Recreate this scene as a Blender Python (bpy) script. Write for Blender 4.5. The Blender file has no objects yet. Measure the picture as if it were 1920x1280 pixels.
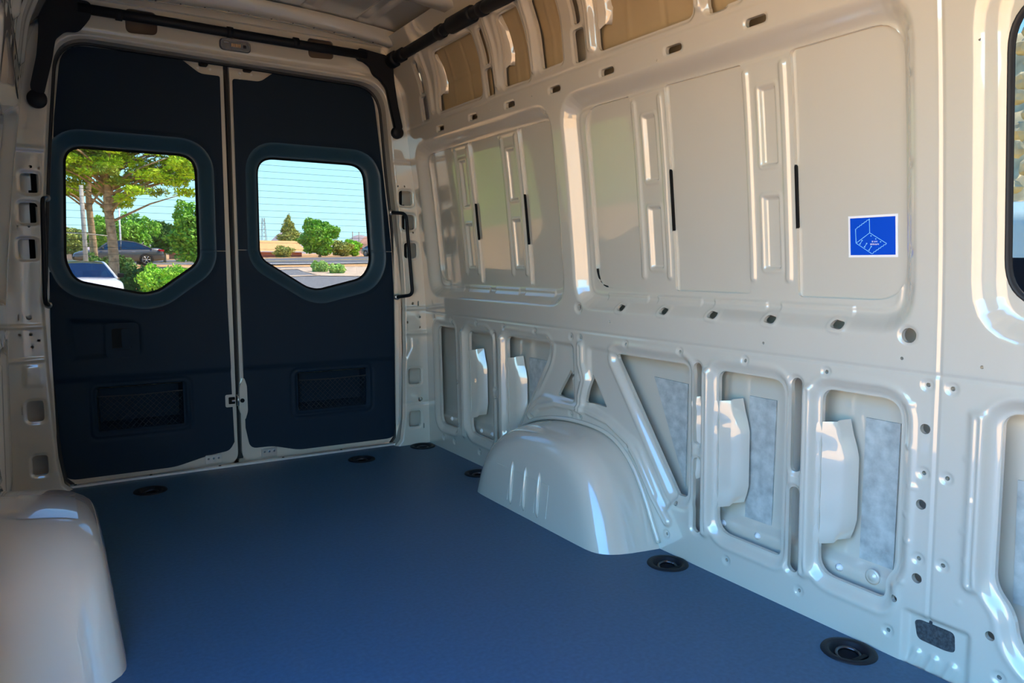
import bpy, bmesh, math, random
import numpy as np
from mathutils import Vector, Matrix

# ------------------------------------------------------------------ camera, sky, sun, exposure
S = bpy.context.scene
COL = S.collection
EYE = Vector((0, 0, .92))
YAW, PITCH, ROLL, FPX = .5574, .1025, .0022, 1399.0
_f = Vector((math.sin(YAW)*math.cos(PITCH), math.cos(YAW)*math.cos(PITCH), -math.sin(PITCH)))
_r = Vector((math.cos(YAW), -math.sin(YAW), 0)); _u = _r.cross(_f)
_R = _r*math.cos(ROLL) + _u*math.sin(ROLL); _U = _u*math.cos(ROLL) - _r*math.sin(ROLL)
cam = bpy.data.objects.new('camera', bpy.data.cameras.new('camera')); COL.objects.link(cam)
cam.data.sensor_width = 36; cam.data.lens = FPX/1920*36; cam.data.clip_start = .02; cam.data.clip_end = 3000
cam.matrix_world = Matrix(((_R.x, _U.x, -_f.x, EYE.x), (_R.y, _U.y, -_f.y, EYE.y), (_R.z, _U.z, -_f.z, EYE.z), (0, 0, 0, 1)))
S.camera = cam

w = bpy.data.worlds.new('sky'); S.world = w; w.use_nodes = True
nt = w.node_tree; nt.nodes.clear()
_o = nt.nodes.new('ShaderNodeOutputWorld'); _b = nt.nodes.new('ShaderNodeBackground')
_tc = nt.nodes.new('ShaderNodeTexCoord'); _sx = nt.nodes.new('ShaderNodeSeparateXYZ'); _cr = nt.nodes.new('ShaderNodeValToRGB')
nt.links.new(_tc.outputs['Generated'], _sx.inputs[0]); nt.links.new(_sx.outputs['Z'], _cr.inputs[0])
nt.links.new(_cr.outputs[0], _b.inputs[0]); nt.links.new(_b.outputs[0], _o.inputs[0])
_e = _cr.color_ramp.elements
_e[0].position = 0; _e[0].color = (.52, .88, 1.0, 1); _e[1].position = 1; _e[1].color = (.04, .20, .85, 1)
_k = _e.new(.12); _k.color = (.42, .82, 1.0, 1); _k = _e.new(.35); _k.color = (.13, .44, 1.0, 1)
_b.inputs[1].default_value = 3.7

sun = bpy.data.objects.new('sun', bpy.data.lights.new('sun', 'SUN')); COL.objects.link(sun)
sun.data.energy = 16.5; sun.data.angle = .01; sun.data.color = (1, .87, .68)
sun.rotation_euler = Vector((-.80, .12, -1.55)).to_track_quat('-Z', 'Y').to_euler()
S.view_settings.view_transform = 'Standard'; S.view_settings.look = 'None'
S.view_settings.exposure = .98; S.view_settings.gamma = 1; S.view_settings.use_curve_mapping = False

# ------------------------------------------------------------------ materials
MATS = {}
def mat(name, col, rough=.5, metal=0, spec=.5, coat=0, noise=0, nscale=40, bump=0, bscale=200, trans=0, emit=None, alpha=1):
    m = bpy.data.materials.new(name); m.use_nodes = True; MATS[name] = m
    t = m.node_tree; b = t.nodes['Principled BSDF']
    b.inputs['Base Color'].default_value = (*col, 1); b.inputs['Roughness'].default_value = rough
    b.inputs['Metallic'].default_value = metal; b.inputs['Specular IOR Level'].default_value = spec
    b.inputs['Coat Weight'].default_value = coat; b.inputs['Coat Roughness'].default_value = .03
    b.inputs['Transmission Weight'].default_value = trans; b.inputs['Alpha'].default_value = alpha
    if emit: b.inputs['Emission Color'].default_value = (*emit[:3], 1); b.inputs['Emission Strength'].default_value = emit[3]
    tc = t.nodes.new('ShaderNodeTexCoord')
    if noise:
        n = t.nodes.new('ShaderNodeTexNoise'); n.inputs['Scale'].default_value = nscale; n.inputs['Detail'].default_value = 5
        t.links.new(tc.outputs['Object'], n.inputs[0])
        r = t.nodes.new('ShaderNodeMapRange'); r.inputs[1].default_value = .3; r.inputs[2].default_value = .7
        r.inputs[3].default_value = 1-noise; r.inputs[4].default_value = 1+noise
        t.links.new(n.outputs[0], r.inputs[0])
        mx = t.nodes.new('ShaderNodeMix'); mx.data_type = 'RGBA'; mx.blend_type = 'MULTIPLY'; mx.inputs[0].default_value = 1
        mx.inputs[6].default_value = (*col, 1); t.links.new(r.outputs[0], mx.inputs[7]); t.links.new(mx.outputs[2], b.inputs['Base Color'])
    if bump:
        n = t.nodes.new('ShaderNodeTexNoise'); n.inputs['Scale'].default_value = bscale; n.inputs['Detail'].default_value = 3
        t.links.new(tc.outputs['Object'], n.inputs[0])
        bp = t.nodes.new('ShaderNodeBump'); bp.inputs['Strength'].default_value = bump; bp.inputs['Distance'].default_value = .002
        t.links.new(n.outputs[0], bp.inputs['Height']); t.links.new(bp.outputs[0], b.inputs['Normal'])
    return m
mat('paint', (.58, .54, .455), .25, spec=.5, coat=1)
MATS['paint'].node_tree.nodes['Principled BSDF'].inputs['Coat IOR'].default_value = 1.75
mat('skin', (.58, .54, .455), .2, spec=.5, coat=1)
MATS['skin'].node_tree.nodes['Principled BSDF'].inputs['Coat IOR'].default_value = 1.75
mat('tan_sheet', (.40, .31, .18), .75, noise=.06, nscale=6)
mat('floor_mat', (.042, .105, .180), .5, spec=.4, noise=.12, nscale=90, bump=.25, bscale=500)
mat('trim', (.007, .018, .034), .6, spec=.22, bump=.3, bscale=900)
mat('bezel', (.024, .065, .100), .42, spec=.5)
mat('brown', (.16, .12, .09), .8)
mat('dark_steel', (.10, .10, .11), .3, metal=1)
mat('rubber', (.010, .010, .012), .6)
mat('black', (.004, .004, .005), .55, spec=.15)
mat('cover', (.006, .008, .012), .55, spec=.3)
mat('pad', (.40, .42, .40), .8, noise=.22, nscale=35, bump=.6, bscale=60)
mat('foam', (.045, .05, .055), .95, noise=.5, nscale=160, bump=.8, bscale=150)
mat('chrome', (.7, .7, .7), .15, metal=1)
mat('steel', (.62, .62, .60), .35, metal=1)
mat('alu', (.75, .74, .70), .45, metal=.6)
mat('plug', (.75, .77, .78), .3)
mat('white', (.85, .85, .85), .4)
mat('blue', (.0, .065, .55), .5, spec=.15)
mat('cyan', (.25, .62, .92), .4)
mat('lens', (.75, .78, .80), .05, trans=.0, alpha=.18, spec=.8)
mat('amber', (.9, .45, .12), .4)
def glassmat(name, tint):
    m = bpy.data.materials.new(name); m.use_nodes = True; MATS[name] = m; t = m.node_tree; t.nodes.clear()
    o = t.nodes.new('ShaderNodeOutputMaterial'); mx = t.nodes.new('ShaderNodeMixShader'); fr = t.nodes.new('ShaderNodeFresnel')
    tr = t.nodes.new('ShaderNodeBsdfTransparent'); gl = t.nodes.new('ShaderNodeBsdfGlossy')
    tr.inputs[0].default_value = (*tint, 1); gl.inputs['Roughness'].default_value = .0; fr.inputs[0].default_value = 1.4
    t.links.new(fr.outputs[0], mx.inputs[0]); t.links.new(tr.outputs[0], mx.inputs[1]); t.links.new(gl.outputs[0], mx.inputs[2])
    t.links.new(mx.outputs[0], o.inputs[0])
glassmat('glass', (.43, .43, .42))
glassmat('car_glass', (.25, .32, .33)); MATS['car_glass'].node_tree.nodes['Fresnel'].inputs[0].default_value = 2.3
# outdoors
mat('asphalt', (.17, .17, .165), .9, noise=.25, nscale=3)
mat('road', (.13, .13, .13), .9, noise=.1, nscale=2)
mat('gravel', (.52, .40, .27), .95, noise=.3, nscale=1.5)
mat('ground', (.53, .30, .11), .95, noise=.15, nscale=.8)
mat('line', (.75, .55, .12), .8)
mat('kerb', (.60, .57, .50), .9)
mat('bark', (.44, .29, .17), .95, noise=.5, nscale=9, bump=1, bscale=14)
mat('wood', (.42, .40, .35), .9, noise=.25, nscale=12)
mat('needle', (.50, .70, .02), .8, noise=.35, nscale=2)
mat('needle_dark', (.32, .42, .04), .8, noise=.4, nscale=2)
mat('leaf', (.24, .50, .04), .7, noise=.4, nscale=1.2)
mat('leaf_bright', (.36, .68, .04), .7, noise=.4, nscale=2)
mat('leaf_dark', (.09, .20, .02), .7, noise=.4, nscale=2)
mat('leaf_pale', (.42, .46, .10), .8, noise=.3, nscale=2)
mat('grass', (.50, .72, .18), .8, noise=.3, nscale=4)
mat('lawn', (.16, .26, .03), .9, noise=.3, nscale=.25)
mat('van_paint', (.55, .72, .60), .3, coat=1)
mat('rock', (.62, .52, .28), .95, noise=.3, nscale=5, bump=.6, bscale=20)
mat('red_rock', (.48, .25, .15), .95, noise=.35, nscale=.8)
mat('hill', (.40, .33, .32), .95)
mat('roof_tile', (.75, .42, .16), .9, noise=.15, nscale=6)
mat('red_wall', (.55, .20, .14), .9)
mat('tan_wall', (.62, .47, .32), .9)
mat('car_white', (.80, .80, .80), .2, coat=1)
mat('car_grey', (.10, .105, .105), .3, coat=.4)
mat('car_blue', (.25, .33, .40), .25, coat=1)
mat('dark_roof', (.06, .07, .06), .25, coat=1)
mat('tyre', (.012, .012, .012), .8)
mat('red_lamp', (.75, .01, .03), .2)
mat('net_wire', (.02, .025, .03), .7)

# ------------------------------------------------------------------ helpers
def tag(o, label=None, cat=None, group=None, kind=None):
    for k, v in (('label', label), ('category', cat), ('group', group), ('kind', kind)):
        if v: o[k] = v
    return o
def empty(name, loc=(0, 0, 0), parent=None):
    o = bpy.data.objects.new(name, None); COL.objects.link(o); o.location = loc; o.empty_display_size = .05
    if parent: o.parent = parent
    return o
def link(name, me, m, parent=None, smooth=True):
    o = bpy.data.objects.new(name, me); COL.objects.link(o)
    if m: me.materials.append(MATS[m])
    if parent is not None:
        o.parent = parent
        o.matrix_parent_inverse = Matrix.Translation(-parent.location) if parent.type == 'EMPTY' and parent.parent is None and parent.rotation_euler.z == 0 else Matrix()
    if smooth and me.polygons: me.polygons.foreach_set('use_smooth', [True]*len(me.polygons))
    return o
def mesh(name, V, F, m, parent=None, smooth=False):
    me = bpy.data.meshes.new(name); me.from_pydata([tuple(map(float, v)) for v in V], [], F); me.update()
    return link(name, me, m, parent, smooth)
def bigmesh(name, V, Q, m, parent=None, smooth=True, flat_from=10**9):
    """V (n,3) float array, Q (k,4) quads"""
    me = bpy.data.meshes.new(name); n = len(V); k = len(Q)
    me.vertices.add(n); me.vertices.foreach_set('co', np.ascontiguousarray(V, dtype=np.float32).ravel())
    me.loops.add(k*4); me.loops.foreach_set('vertex_index', np.ascontiguousarray(Q, dtype=np.int32).ravel())
    me.polygons.add(k); me.polygons.foreach_set('loop_start', np.arange(0, 4*k, 4, dtype=np.int32))
    sm = np.full(k, smooth); sm[flat_from:] = False; me.polygons.foreach_set('use_smooth', sm)
    me.update(calc_edges=True); me.validate()
    o = bpy.data.objects.new(name, me); COL.objects.link(o); me.materials.append(MATS[m])
    if parent is not None:
        o.parent = parent
        if parent.type == 'EMPTY': o.matrix_parent_inverse = Matrix.Translation(-parent.location)
    return o
class MB:
    def __init__(s): s.V = []; s.F = []
    def add(s, V, F):
        n = len(s.V); s.V += [tuple(v) for v in V]; s.F += [tuple(i+n for i in f) for f in F]; return s
    def box(s, c, d, rz=0):
        x, y, z = d[0]/2, d[1]/2, d[2]/2; cs, sn = math.cos(rz), math.sin(rz)
        V = [(c[0]+a*x*cs-b*y*sn, c[1]+a*x*sn+b*y*cs, c[2]+e*z) for a in (-1, 1) for b in (-1, 1) for e in (-1, 1)]
        return s.add(V, [(0, 1, 3, 2), (4, 6, 7, 5), (0, 4, 5, 1), (2, 3, 7, 6), (0, 2, 6, 4), (1, 5, 7, 3)])
    def tube(s, pts, r, n=10, cap=True):
        pts = [Vector(p) for p in pts]; rr = r if isinstance(r, (list, tuple)) else [r]*len(pts)
        V = []; up = None
        for i, p in enumerate(pts):
            t = (pts[min(i+1, len(pts)-1)] - pts[max(i-1, 0)]).normalized()
            if up is None: up = Vector((0, 0, 1)) if abs(t.z) < .9 else Vector((1, 0, 0))
            b = t.cross(up).normalized(); up = b.cross(t).normalized()
            V += [p + (b*math.cos(2*math.pi*k/n) + up*math.sin(2*math.pi*k/n))*rr[i] for k in range(n)]
        F = [(i*n+k, i*n+(k+1) % n, (i+1)*n+(k+1) % n, (i+1)*n+k) for i in range(len(pts)-1) for k in range(n)]
        if cap: F += [tuple(range(n))[::-1], tuple(range((len(pts)-1)*n, len(pts)*n))]
        return s.add(V, F)
    def prism(s, pts, f0, f1):
        """polygon pts through two maps to two rings"""
        n = len(pts); V = [f0(*p) for p in pts] + [f1(*p) for p in pts]
        return s.add(V, [tuple(range(n)), tuple(range(2*n-1, n-1, -1))] + [(i, (i+1) % n, n+(i+1) % n, n+i) for i in range(n)])
    def disc(s, c, ax, r, h, n=20, r2=None):
        """closed cylinder from c along ax (unit) for h"""
        c = Vector(c); ax = Vector(ax).normalized(); return s.tube([c, c+ax*h], [r, r2 if r2 is not None else r], n)
    def lathe(s, c, ax, prof, n=24):
        c = Vector(c); ax = Vector(ax).normalized(); u = ax.orthogonal().normalized(); v = ax.cross(u)
        V = [c + ax*h + (u*math.cos(2*math.pi*k/n)+v*math.sin(2*math.pi*k/n))*r for r, h in prof for k in range(n)]
        return s.add(V, [(i*n+k, i*n+(k+1) % n, (i+1)*n+(k+1) % n, (i+1)*n+k) for i in range(len(prof)-1) for k in range(n)])
    def build(s, name, m, parent=None, smooth=False, bevel=0):
        us = sorted({i for f in s.F for i in f})
        if len(us) < len(s.V): mp = {j: i for i, j in enumerate(us)}; s.V = [s.V[j] for j in us]; s.F = [tuple(mp[i] for i in f) for f in s.F]
        o = mesh(name, s.V, s.F, m, parent, smooth)
        if bevel:
            b = o.modifiers.new('bevel', 'BEVEL'); b.width = bevel; b.segments = 2; b.limit_method = 'ANGLE'
        return o

def roundpoly(P, r, n=6):
    out = []; k = len(P); rs = r if isinstance(r, (list, tuple)) else [r]*k
    for i in range(k):
        p, a, b = (Vector(P[j]) for j in (i, i-1, (i+1) % k))
        da, db = (a-p), (b-p); t = min(rs[i], da.length*.48, db.length*.48)
        p0 = p + da.normalized()*t; p1 = p + db.normalized()*t
        if rs[i] <= 0: out.append((p.x, p.y)); continue
        for j in range(n+1):
            q = j/n; v = p0*(1-q)**2 + p*(2*q*(1-q)) + p1*q*q; out.append((v.x, v.y))
    return out
def rect(a0, a1, b0, b1, r=0, n=6): return roundpoly([(a0, b0), (a1, b0), (a1, b1), (a0, b1)], r, n) if r else [(a0, b0), (a1, b0), (a1, b1), (a0, b1)]
def offp(P, k):
    c0 = np.array(P).mean(0); out = []
    for i in range(len(P)):
        p, a_, b_ = np.array(P[i]), np.array(P[i-1]), np.array(P[(i+1) % len(P)]); d = b_-a_; d = np.array([-d[1], d[0]])/(np.hypot(*d)+1e-9); d = d if d@(c0-p) > 0 else -d; out.append(tuple(p+d*k))
    return out
class Poly:
    """signed distance (negative inside) to a polygon, grown by off"""
    def __init__(s, P, off=0):
        s.P = np.array(P, float); s.off = off; lo, hi = s.P.min(0)-off, s.P.max(0)+off; s.bb = (lo[0], hi[0], lo[1], hi[1])
    def __call__(s, A, B):
        d = np.full(A.shape, 1e9); ins = np.zeros(A.shape, bool); P = s.P
        for i in range(len(P)):
            x0, y0 = P[i-1]; x1, y1 = P[i]; ex, ey = x1-x0, y1-y0; L = ex*ex+ey*ey
            if L < 1e-14: continue
            t = np.clip(((A-x0)*ex+(B-y0)*ey)/L, 0, 1); d = np.minimum(d, (A-x0-t*ex)**2+(B-y0-t*ey)**2)
            if y0 != y1:
                c = (y0 > B) != (y1 > B); ins ^= c & (A < (B-y0)*ex/ey + x0)
        return np.where(ins, -1, 1)*np.sqrt(d) - s.off
class Line:
    """distance to a polyline minus r"""
    def __init__(s, P, r=0):
        s.P = np.array(P, float); s.r = r; lo, hi = s.P.min(0)-r, s.P.max(0)+r; s.bb = (lo[0], hi[0], lo[1], hi[1])
    def __call__(s, A, B):
        d = np.full(A.shape, 1e9)
        for (x0, y0), (x1, y1) in zip(s.P[:-1], s.P[1:]):
            ex, ey = x1-x0, y1-y0; t = np.clip(((A-x0)*ex+(B-y0)*ey)/(ex*ex+ey*ey+1e-12), 0, 1); d = np.minimum(d, (A-x0-t*ex)**2+(B-y0-t*ey)**2)
        return np.sqrt(d)-s.r
def Circ(a, b, r): return Line([(a, b), (a+1e-6, b)], r)
class Out:
    """everything outside a polygon counts as hole"""
    def __init__(s, P): s.p = Poly(P); s.bb = (-1e9, 1e9, -1e9, 1e9)
    def __call__(s, A, B): return -s.p(A, B)
def step(sd, amt, wd): return ('s', sd, amt, wd)         # ramps from 0 on the outline to amt at wd inside
def bead(sd, amt, wd): return ('b', sd, amt, wd)         # gaussian ridge along the zero line
def sheet(name, fmap, a0, a1, b0, b1, st, feats, holes, m, parent=None, lip=.010):
    na = int(round((a1-a0)/st))+1; nb = int(round((b1-b0)/st))+1
    a = np.linspace(a0, a1, na); b = np.linspace(b0, b1, nb); A, B = np.meshgrid(a, b, indexing='ij')
    def sl(bb, mg):
        i0 = max(0, np.searchsorted(a, bb[0]-mg)-1); i1 = min(na, np.searchsorted(a, bb[1]+mg)+1)
        j0 = max(0, np.searchsorted(b, bb[2]-mg)-1); j1 = min(nb, np.searchsorted(b, bb[3]+mg)+1)
        return (slice(i0, i1), slice(j0, j1)) if i1 > i0 and j1 > j0 else None
    Hs = np.full(A.shape, 1.0)
    for h in holes:
        q = sl(h.bb, .03)
        if q: Hs[q] = np.minimum(Hs[q], h(A[q], B[q]))
    cm = (Hs[:-1, :-1]+Hs[1:, :-1]+Hs[:-1, 1:]+Hs[1:, 1:])/4; keep = cm > 0
    kv = np.zeros(A.shape, bool); rv = np.zeros(A.shape, bool)
    for di in (0, 1):
        for dj in (0, 1):
            kv[di:na-1+di, dj:nb-1+dj] |= keep; rv[di:na-1+di, dj:nb-1+dj] |= ~keep
    bd = kv & rv; pa, pb = A[bd].copy(), B[bd].copy()
    def union(x, y):
        d = np.full(x.shape, 1.0)
        for h in holes:
            mk = (x > h.bb[0]-.03) & (x < h.bb[1]+.03) & (y > h.bb[2]-.03) & (y < h.bb[3]+.03)
            if mk.any(): d[mk] = np.minimum(d[mk], h(x[mk], y[mk]))
        return d
    e = st*.05
    if len(pa):
        for _ in range(3):
            d = union(pa, pb); gx = (union(pa+e, pb)-union(pa-e, pb))/(2*e); gy = (union(pa, pb+e)-union(pa, pb-e))/(2*e)
            g = np.sqrt(gx*gx+gy*gy)+1e-6; d = np.clip(d, -st, st); pa -= d*gx/g; pb -= d*gy/g
        A[bd] = pa; B[bd] = pb
    Dd = np.zeros(A.shape)
    for kd, sd, amt, wd in feats:
        q = sl(sd.bb, .004 if kd == 's' else 3*wd)
        if not q: continue
        s_ = sd(A[q], B[q])
        if kd == 's': t = np.clip(-s_/wd, 0, 1); Dd[q] += amt*t*t*(3-2*t)
        else: Dd[q] += amt*np.exp(-(s_/wd)**2)
    P = fmap(A, B, Dd); P2 = fmap(A, B, Dd+lip)
    idx = -np.ones(A.shape, int); idx[kv] = np.arange(kv.sum())
    Q = np.stack([idx[:-1, :-1][keep], idx[1:, :-1][keep], idx[1:, 1:][keep], idx[:-1, 1:][keep]], 1)
    V = P[kv]; n0 = len(V); q0 = len(Q); LV = []; LQ = []
    if lip:
        kp = np.zeros((na+1, nb+1), bool); kp[1:-1, 1:-1] = keep
        lim = np.zeros((na+1, nb+1), bool); lim[1:-1, 1:-1] = True
        i, j = np.where((kp[1:, 1:-1] != kp[:-1, 1:-1]) & lim[1:, 1:-1] & lim[:-1, 1:-1]); E = [np.stack([i, j, i, j+1], 1)]
        i, j = np.where((kp[1:-1, 1:] != kp[1:-1, :-1]) & lim[1:-1, 1:] & lim[1:-1, :-1]); E.append(np.stack([i, j, i+1, j], 1))
        E = np.concatenate(E)
        if len(E):
            lv = np.unique(np.concatenate([E[:, :2], E[:, 2:]]), axis=0); mp = -np.ones(A.shape, int); mp[lv[:, 0], lv[:, 1]] = np.arange(len(lv))
            LV = [P[lv[:, 0], lv[:, 1]], P2[lv[:, 0], lv[:, 1]]]; k = len(lv)
            e0 = mp[E[:, 0], E[:, 1]]; e1 = mp[E[:, 2], E[:, 3]]; LQ = np.stack([e0, e1, e1+k, e0+k], 1)+n0
            V = np.concatenate([V]+LV); Q = np.concatenate([Q, LQ])
    return bigmesh(name, V, Q, m, parent, True, q0)

# ------------------------------------------------------------------ the van body: section through the side wall
ZC = [-.3, -.1, 0, .15, .45, .68, .8, .94, 1.2, 1.33, 1.45, 1.6, 1.75, 1.854, 1.93, 2.0, 2.1]
XC = [1.66, 1.657, 1.655, 1.652, 1.645, 1.638, 1.632, 1.621, 1.593, 1.577, 1.559, 1.540, 1.517, 1.474, 1.44, 1.38, 1.30]
_zz = np.arange(-.3, 2.1001, .005); _k = np.exp(-.5*(np.arange(-12, 13)/5.)**2); _k /= _k.sum()
_xs = np.convolve(np.pad(np.interp(_zz, ZC, XC), 12, mode='edge'), _k, 'valid')
def prof(z): return np.interp(z, _zz, _xs)
XM = .752                                            # centre line of the van
YR = 3.46                                            # inner face of the rear frame
def right(A, B, D): return np.stack([prof(B)+D, A, B], -1)
def left(A, B, D): return np.stack([2*XM-prof(B)-D, A, B], -1)
def rp(y, z, d=0): return (float(prof(z))+d, y, z)
def lp(y, z, d=0): return (2*XM-float(prof(z))-d, y, z)

# ---- pressings of the side wall (y, z in metres)
winA = rect(2.245, 3.405, .757, 1.505, .11); winB = rect(.925, 2.195, .757, 1.508, .11); winC = rect(-.36, .813, .757, 1.507, .13)
RD = .045
PAN = [roundpoly([(3.345, .838), (3.345, 1.45), (3.10, 1.45), (3.10, .838)], [.08, .06, .012, .012]),
       roundpoly([(2.945, .838), (2.945, 1.452), (2.69, 1.452), (2.69, .838)], .012),
       roundpoly([(2.54, .838), (2.54, 1.452), (2.30, 1.452), (2.30, .838)], [.012, .012, .07, .07]),
       roundpoly([(2.112, .840), (2.112, 1.454), (1.872, 1.454), (1.872, .840)], [.08, .08, .012, .012]),
       roundpoly([(1.716, .840), (1.716, 1.455), (1.42, 1.452), (1.42, .840)], .012),
       roundpoly([(1.267, .838), (1.267, 1.454), (.973, 1.454), (.973, .838)], [.014, .014, .08, .08])]
SLOTREC = [(y0, y1, z0, z1) for y0, y1 in ((2.990, 3.045), (2.583, 2.640), (1.766, 1.820), (1.319, 1.370)) for z0, z1 in ((1.184, 1.382), (.910, 1.102))]
LOW = [roundpoly([(3.345, .122), (3.345, .617), (3.170, .617), (3.170, .128)], [.05, .03, .012, .012]),
       roundpoly([(3.03, .135), (3.03, .617), (2.828, .617), (2.828, .130)], [.05, .03, .03, .012]),
       roundpoly([(2.692, .19), (2.692, .619), (2.368, .619), (2.385, .555), (2.505, .394), (2.64, .21)], [.04, .03, .02, .06, .05, .03]),
       roundpoly([(1.976, .60), (1.965, .617), (1.628, .619), (1.630, .198), (1.684, .197)], [.01, .012, .03, .02, .02]),
       roundpoly([(1.511, .130), (1.511, .616), (1.279, .616), (1.282, .128)], [.05, .03, .045, .02]),
       roundpoly([(1.167, .128), (1.167, .612), (.959, .612), (.957, .215), (.982, .18), (.982, .126)], [.05, .035, .05, .02, .02, .02]),
       roundpoly([(.745, .605), (.745, .250), (.705, .205), (.692, .140), (.655, .100), (.36, .100), (.36, .622), (.725, .622)], [.03, .04, .03, .04, .03, .05, .05, .03])]
TRI = [roundpoly([(2.232, .532), (2.319, .422), (2.213, .415)], .008), roundpoly([(2.100, .532), (2.132, .424), (2.021, .420)], .008)]
CAPS = [(y, z0, z1) for y in (2.785, 1.587, 1.237) for z0, z1 in ((.118, .322), (.394, .614))]
UPP = [roundpoly([(3.105, 1.604), (3.06, 1.845), (2.70, 1.845), (2.708, 1.602)], .025), roundpoly([(2.54, 1.602), (2.51, 1.85), (2.36, 1.85), (2.352, 1.598)], .022),
       roundpoly([(2.278, 1.612), (2.28, 1.85), (2.14, 1.85), (2.15, 1.612)], .016), roundpoly([(1.96, 1.60), (1.95, 1.85), (1.53, 1.85), (1.545, 1.597)], .025),
       roundpoly([(1.493, 1.597), (1.49, 1.85), (1.37, 1.85), (1.372, 1.597)], .02), roundpoly([(1.29, 1.60), (1.29, 1.85), (.90, 1.85), (.90, 1.60)], .025)]
UPAIR = [p for y in (3.235, 2.638, 2.05, 1.46) for p in (rect(y-.018, y+.016, 1.708, 1.838, .012), rect(y-.030, y+.030, 1.590, 1.694, .012))]
SLOTY = [3.103, 2.80, 2.508, 2.209, 1.92, 1.624, 1.333, 1.04, .75]
DIMP = [(.896, .658), (.843, .657), (.897, .458), (.846, .458), (.9, .258), (.846, .26), (1.404, .656), (1.149, .656), (1.462, .058), (1.212, .061), (.964, .059),
        (1.909, .656), (1.656, .656), (2.218, .656), (2.163, .655), (2.222, .51), (2.166, .51), (2.225, .364), (2.168, .365), (2.491, .307), (1.902, .306), (1.711, .059),
        (3.367, .657), (3.18, .656), (2.935, .657), (2.698, .657), (2.457, .657), (3.136, .358), (3.134, .148), (3.183, .062), (2.934, .063), (.72, .06), (3.30, .06)]
PLAIN = [(.897, .559, .0115), (.899, .385, .0115), (.901, .211, .0115), (.952, .143, .0085), (.741, .143, .010), (.785, .711, .004), (.956, .711, .004), (1.342, .711, .004),
         (1.991, .726, .005), (1.67, .171, .007), (2.168, .767, .011), (.944, .764, .017), (.80, 1.36, .003), (1.69, 1.515, .003), (2.35, 1.535, .003), (2.65, 1.535, .003)]
OVAL = [1.944, 1.738, 1.535, 1.33, 1.128]
VENT = roundpoly([(.908, .105), (.895, .112), (.818, .112), (.815, .067), (.835, .062), (.90, .064)], .012)
def side_features(lo, hi):
    f = []
    for P, dp in ((winA, RD), (winB, RD), (winC, .030)): f.append(step(Poly(P), dp, .055))
    for P in (winA, winB): f.append(bead(Poly(P, -.062), -.0022, .006))
    for y0, y1, z0, z1 in SLOTREC:
        f.append(bead(Poly(rect(y0-.006, y1+.006, z0-.006, z1+.006, .010)), -.0035, .005)); f.append(step(Poly(rect(y0, y1, z0, z1, .006)), .010, .007))
    for y in (1.857, 1.738, 1.411, 1.293, 3.075, 2.960, 2.668, 2.560): f.append(bead(Line([(y, .885), (y, 1.425)], .003), -.006, .007))
    for z0, z1 in ((1.345, 1.41), (1.155, 1.315), (.965, 1.125), (.885, .935)): f.append(bead(Line([(.9445, z0), (.9445, z1)], .002), -.005, .005))
    for y0, y1 in ((1.835, 2.045), (1.60, 1.795), (1.36, 1.555), (1.10, 1.32), (3.10, 3.25), (2.86, 3.06), (2.62, 2.82), (2.36, 2.58)):
        f.append(step(Poly(rect(y0, y1, .795, .824, .004)), -.004, .006))
    f.append(bead(Line([(.8715, .11), (.8715, 2.1)]), .0030, .0035)); f.append(bead(Line([(.878, .12), (.878, 2.1)]), -.0009, .0035))
    f.append(bead(Line([(-1.3, .681), (3.5, .681)]), .003, .004))
    for P in LOW:
        f.append(step(Poly(P, .030), .014, .026)); f.append(bead(Poly(P, .034), -.003, .008))
    # wide rolled posts beside the cut-outs
    for y, z0, z1 in ((3.075, .12, .60), (2.725, .16, .60), (1.548, .12, .60), (1.200, .12, .60), (.785, .24, .60)): f.append(bead(Line([(y, z0), (y, z1)], .008), -.009, .010))
    f.append(step(Poly(roundpoly([(2.36, .635), (2.20, .635), (2.195, .40), (2.42, .40), (2.53, .32), (2.36, .60)], .03)), .010, .02))
    f.append(step(Poly(roundpoly([(2.125, .635), (1.98, .635), (1.66, .19), (1.72, .12), (1.86, .32), (2.12, .41)], .03)), .010, .02))
    f.append(bead(Line([(2.158, .625), (2.155, .56), (2.135, .505), (2.158, .44), (2.16, .39)], .008), -.012, .012))
    f.append(bead(Line([(2.507, .31), (2.44, .356), (2.328, .386), (2.224, .392), (2.126, .392), (2.005, .376), (1.905, .330), (1.851, .275), (1.773, .167), (1.71, .10)], .004), -.010, .010))
    for y, z0, z1 in CAPS: f.append(step(Line([(y, z0), (y, z1)], .028), .007, .012))
    for P in UPP: f.append(step(Poly(P, .018), .008, .016))
    for P in UPAIR: f.append(step(Poly(P, .010), .004, .009))
    for y in (2.572, 3.15, 2.315, 1.985, 1.515, 1.335): f.append(bead(Line([(y, 1.62), (y, 1.86)], .006), -.012, .010))
    f.append(bead(Line([(-1.3, 1.574), (3.46, 1.574)]), .002, .005))
    for y in SLOTY: f.append(step(Poly(rect(y-.040, y+.040, 1.517, 1.547, .014)), .004, .007))
    for y, z in DIMP: f.append(step(Circ(y, z, .0165), .0035, .007))
    for y in (2.168, .944): f.append(step(Circ(y, .765, .024), .005, .008))
    for y in OVAL: f.append(bead(Line([(y-.008, .775), (y+.008, .777)], .016), -.003, .005))
    for y in (.935, .925, .80):
        for z in (.61, .51, .42, .35, .29, .19): f.append(bead(Circ(y+.01*math.sin(40*z+y), z, .003), -.0016, .004))
    f.append(step(Poly(roundpoly([(.935, -.1), (.935, .135), (.775, .135), (.775, -.1)], .02)), .012, .02))
    for y in (.91, .87, .83): f.append(bead(Line([(y, .0), (y-.012, .03)], .004), -.006, .007))
    return f
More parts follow.
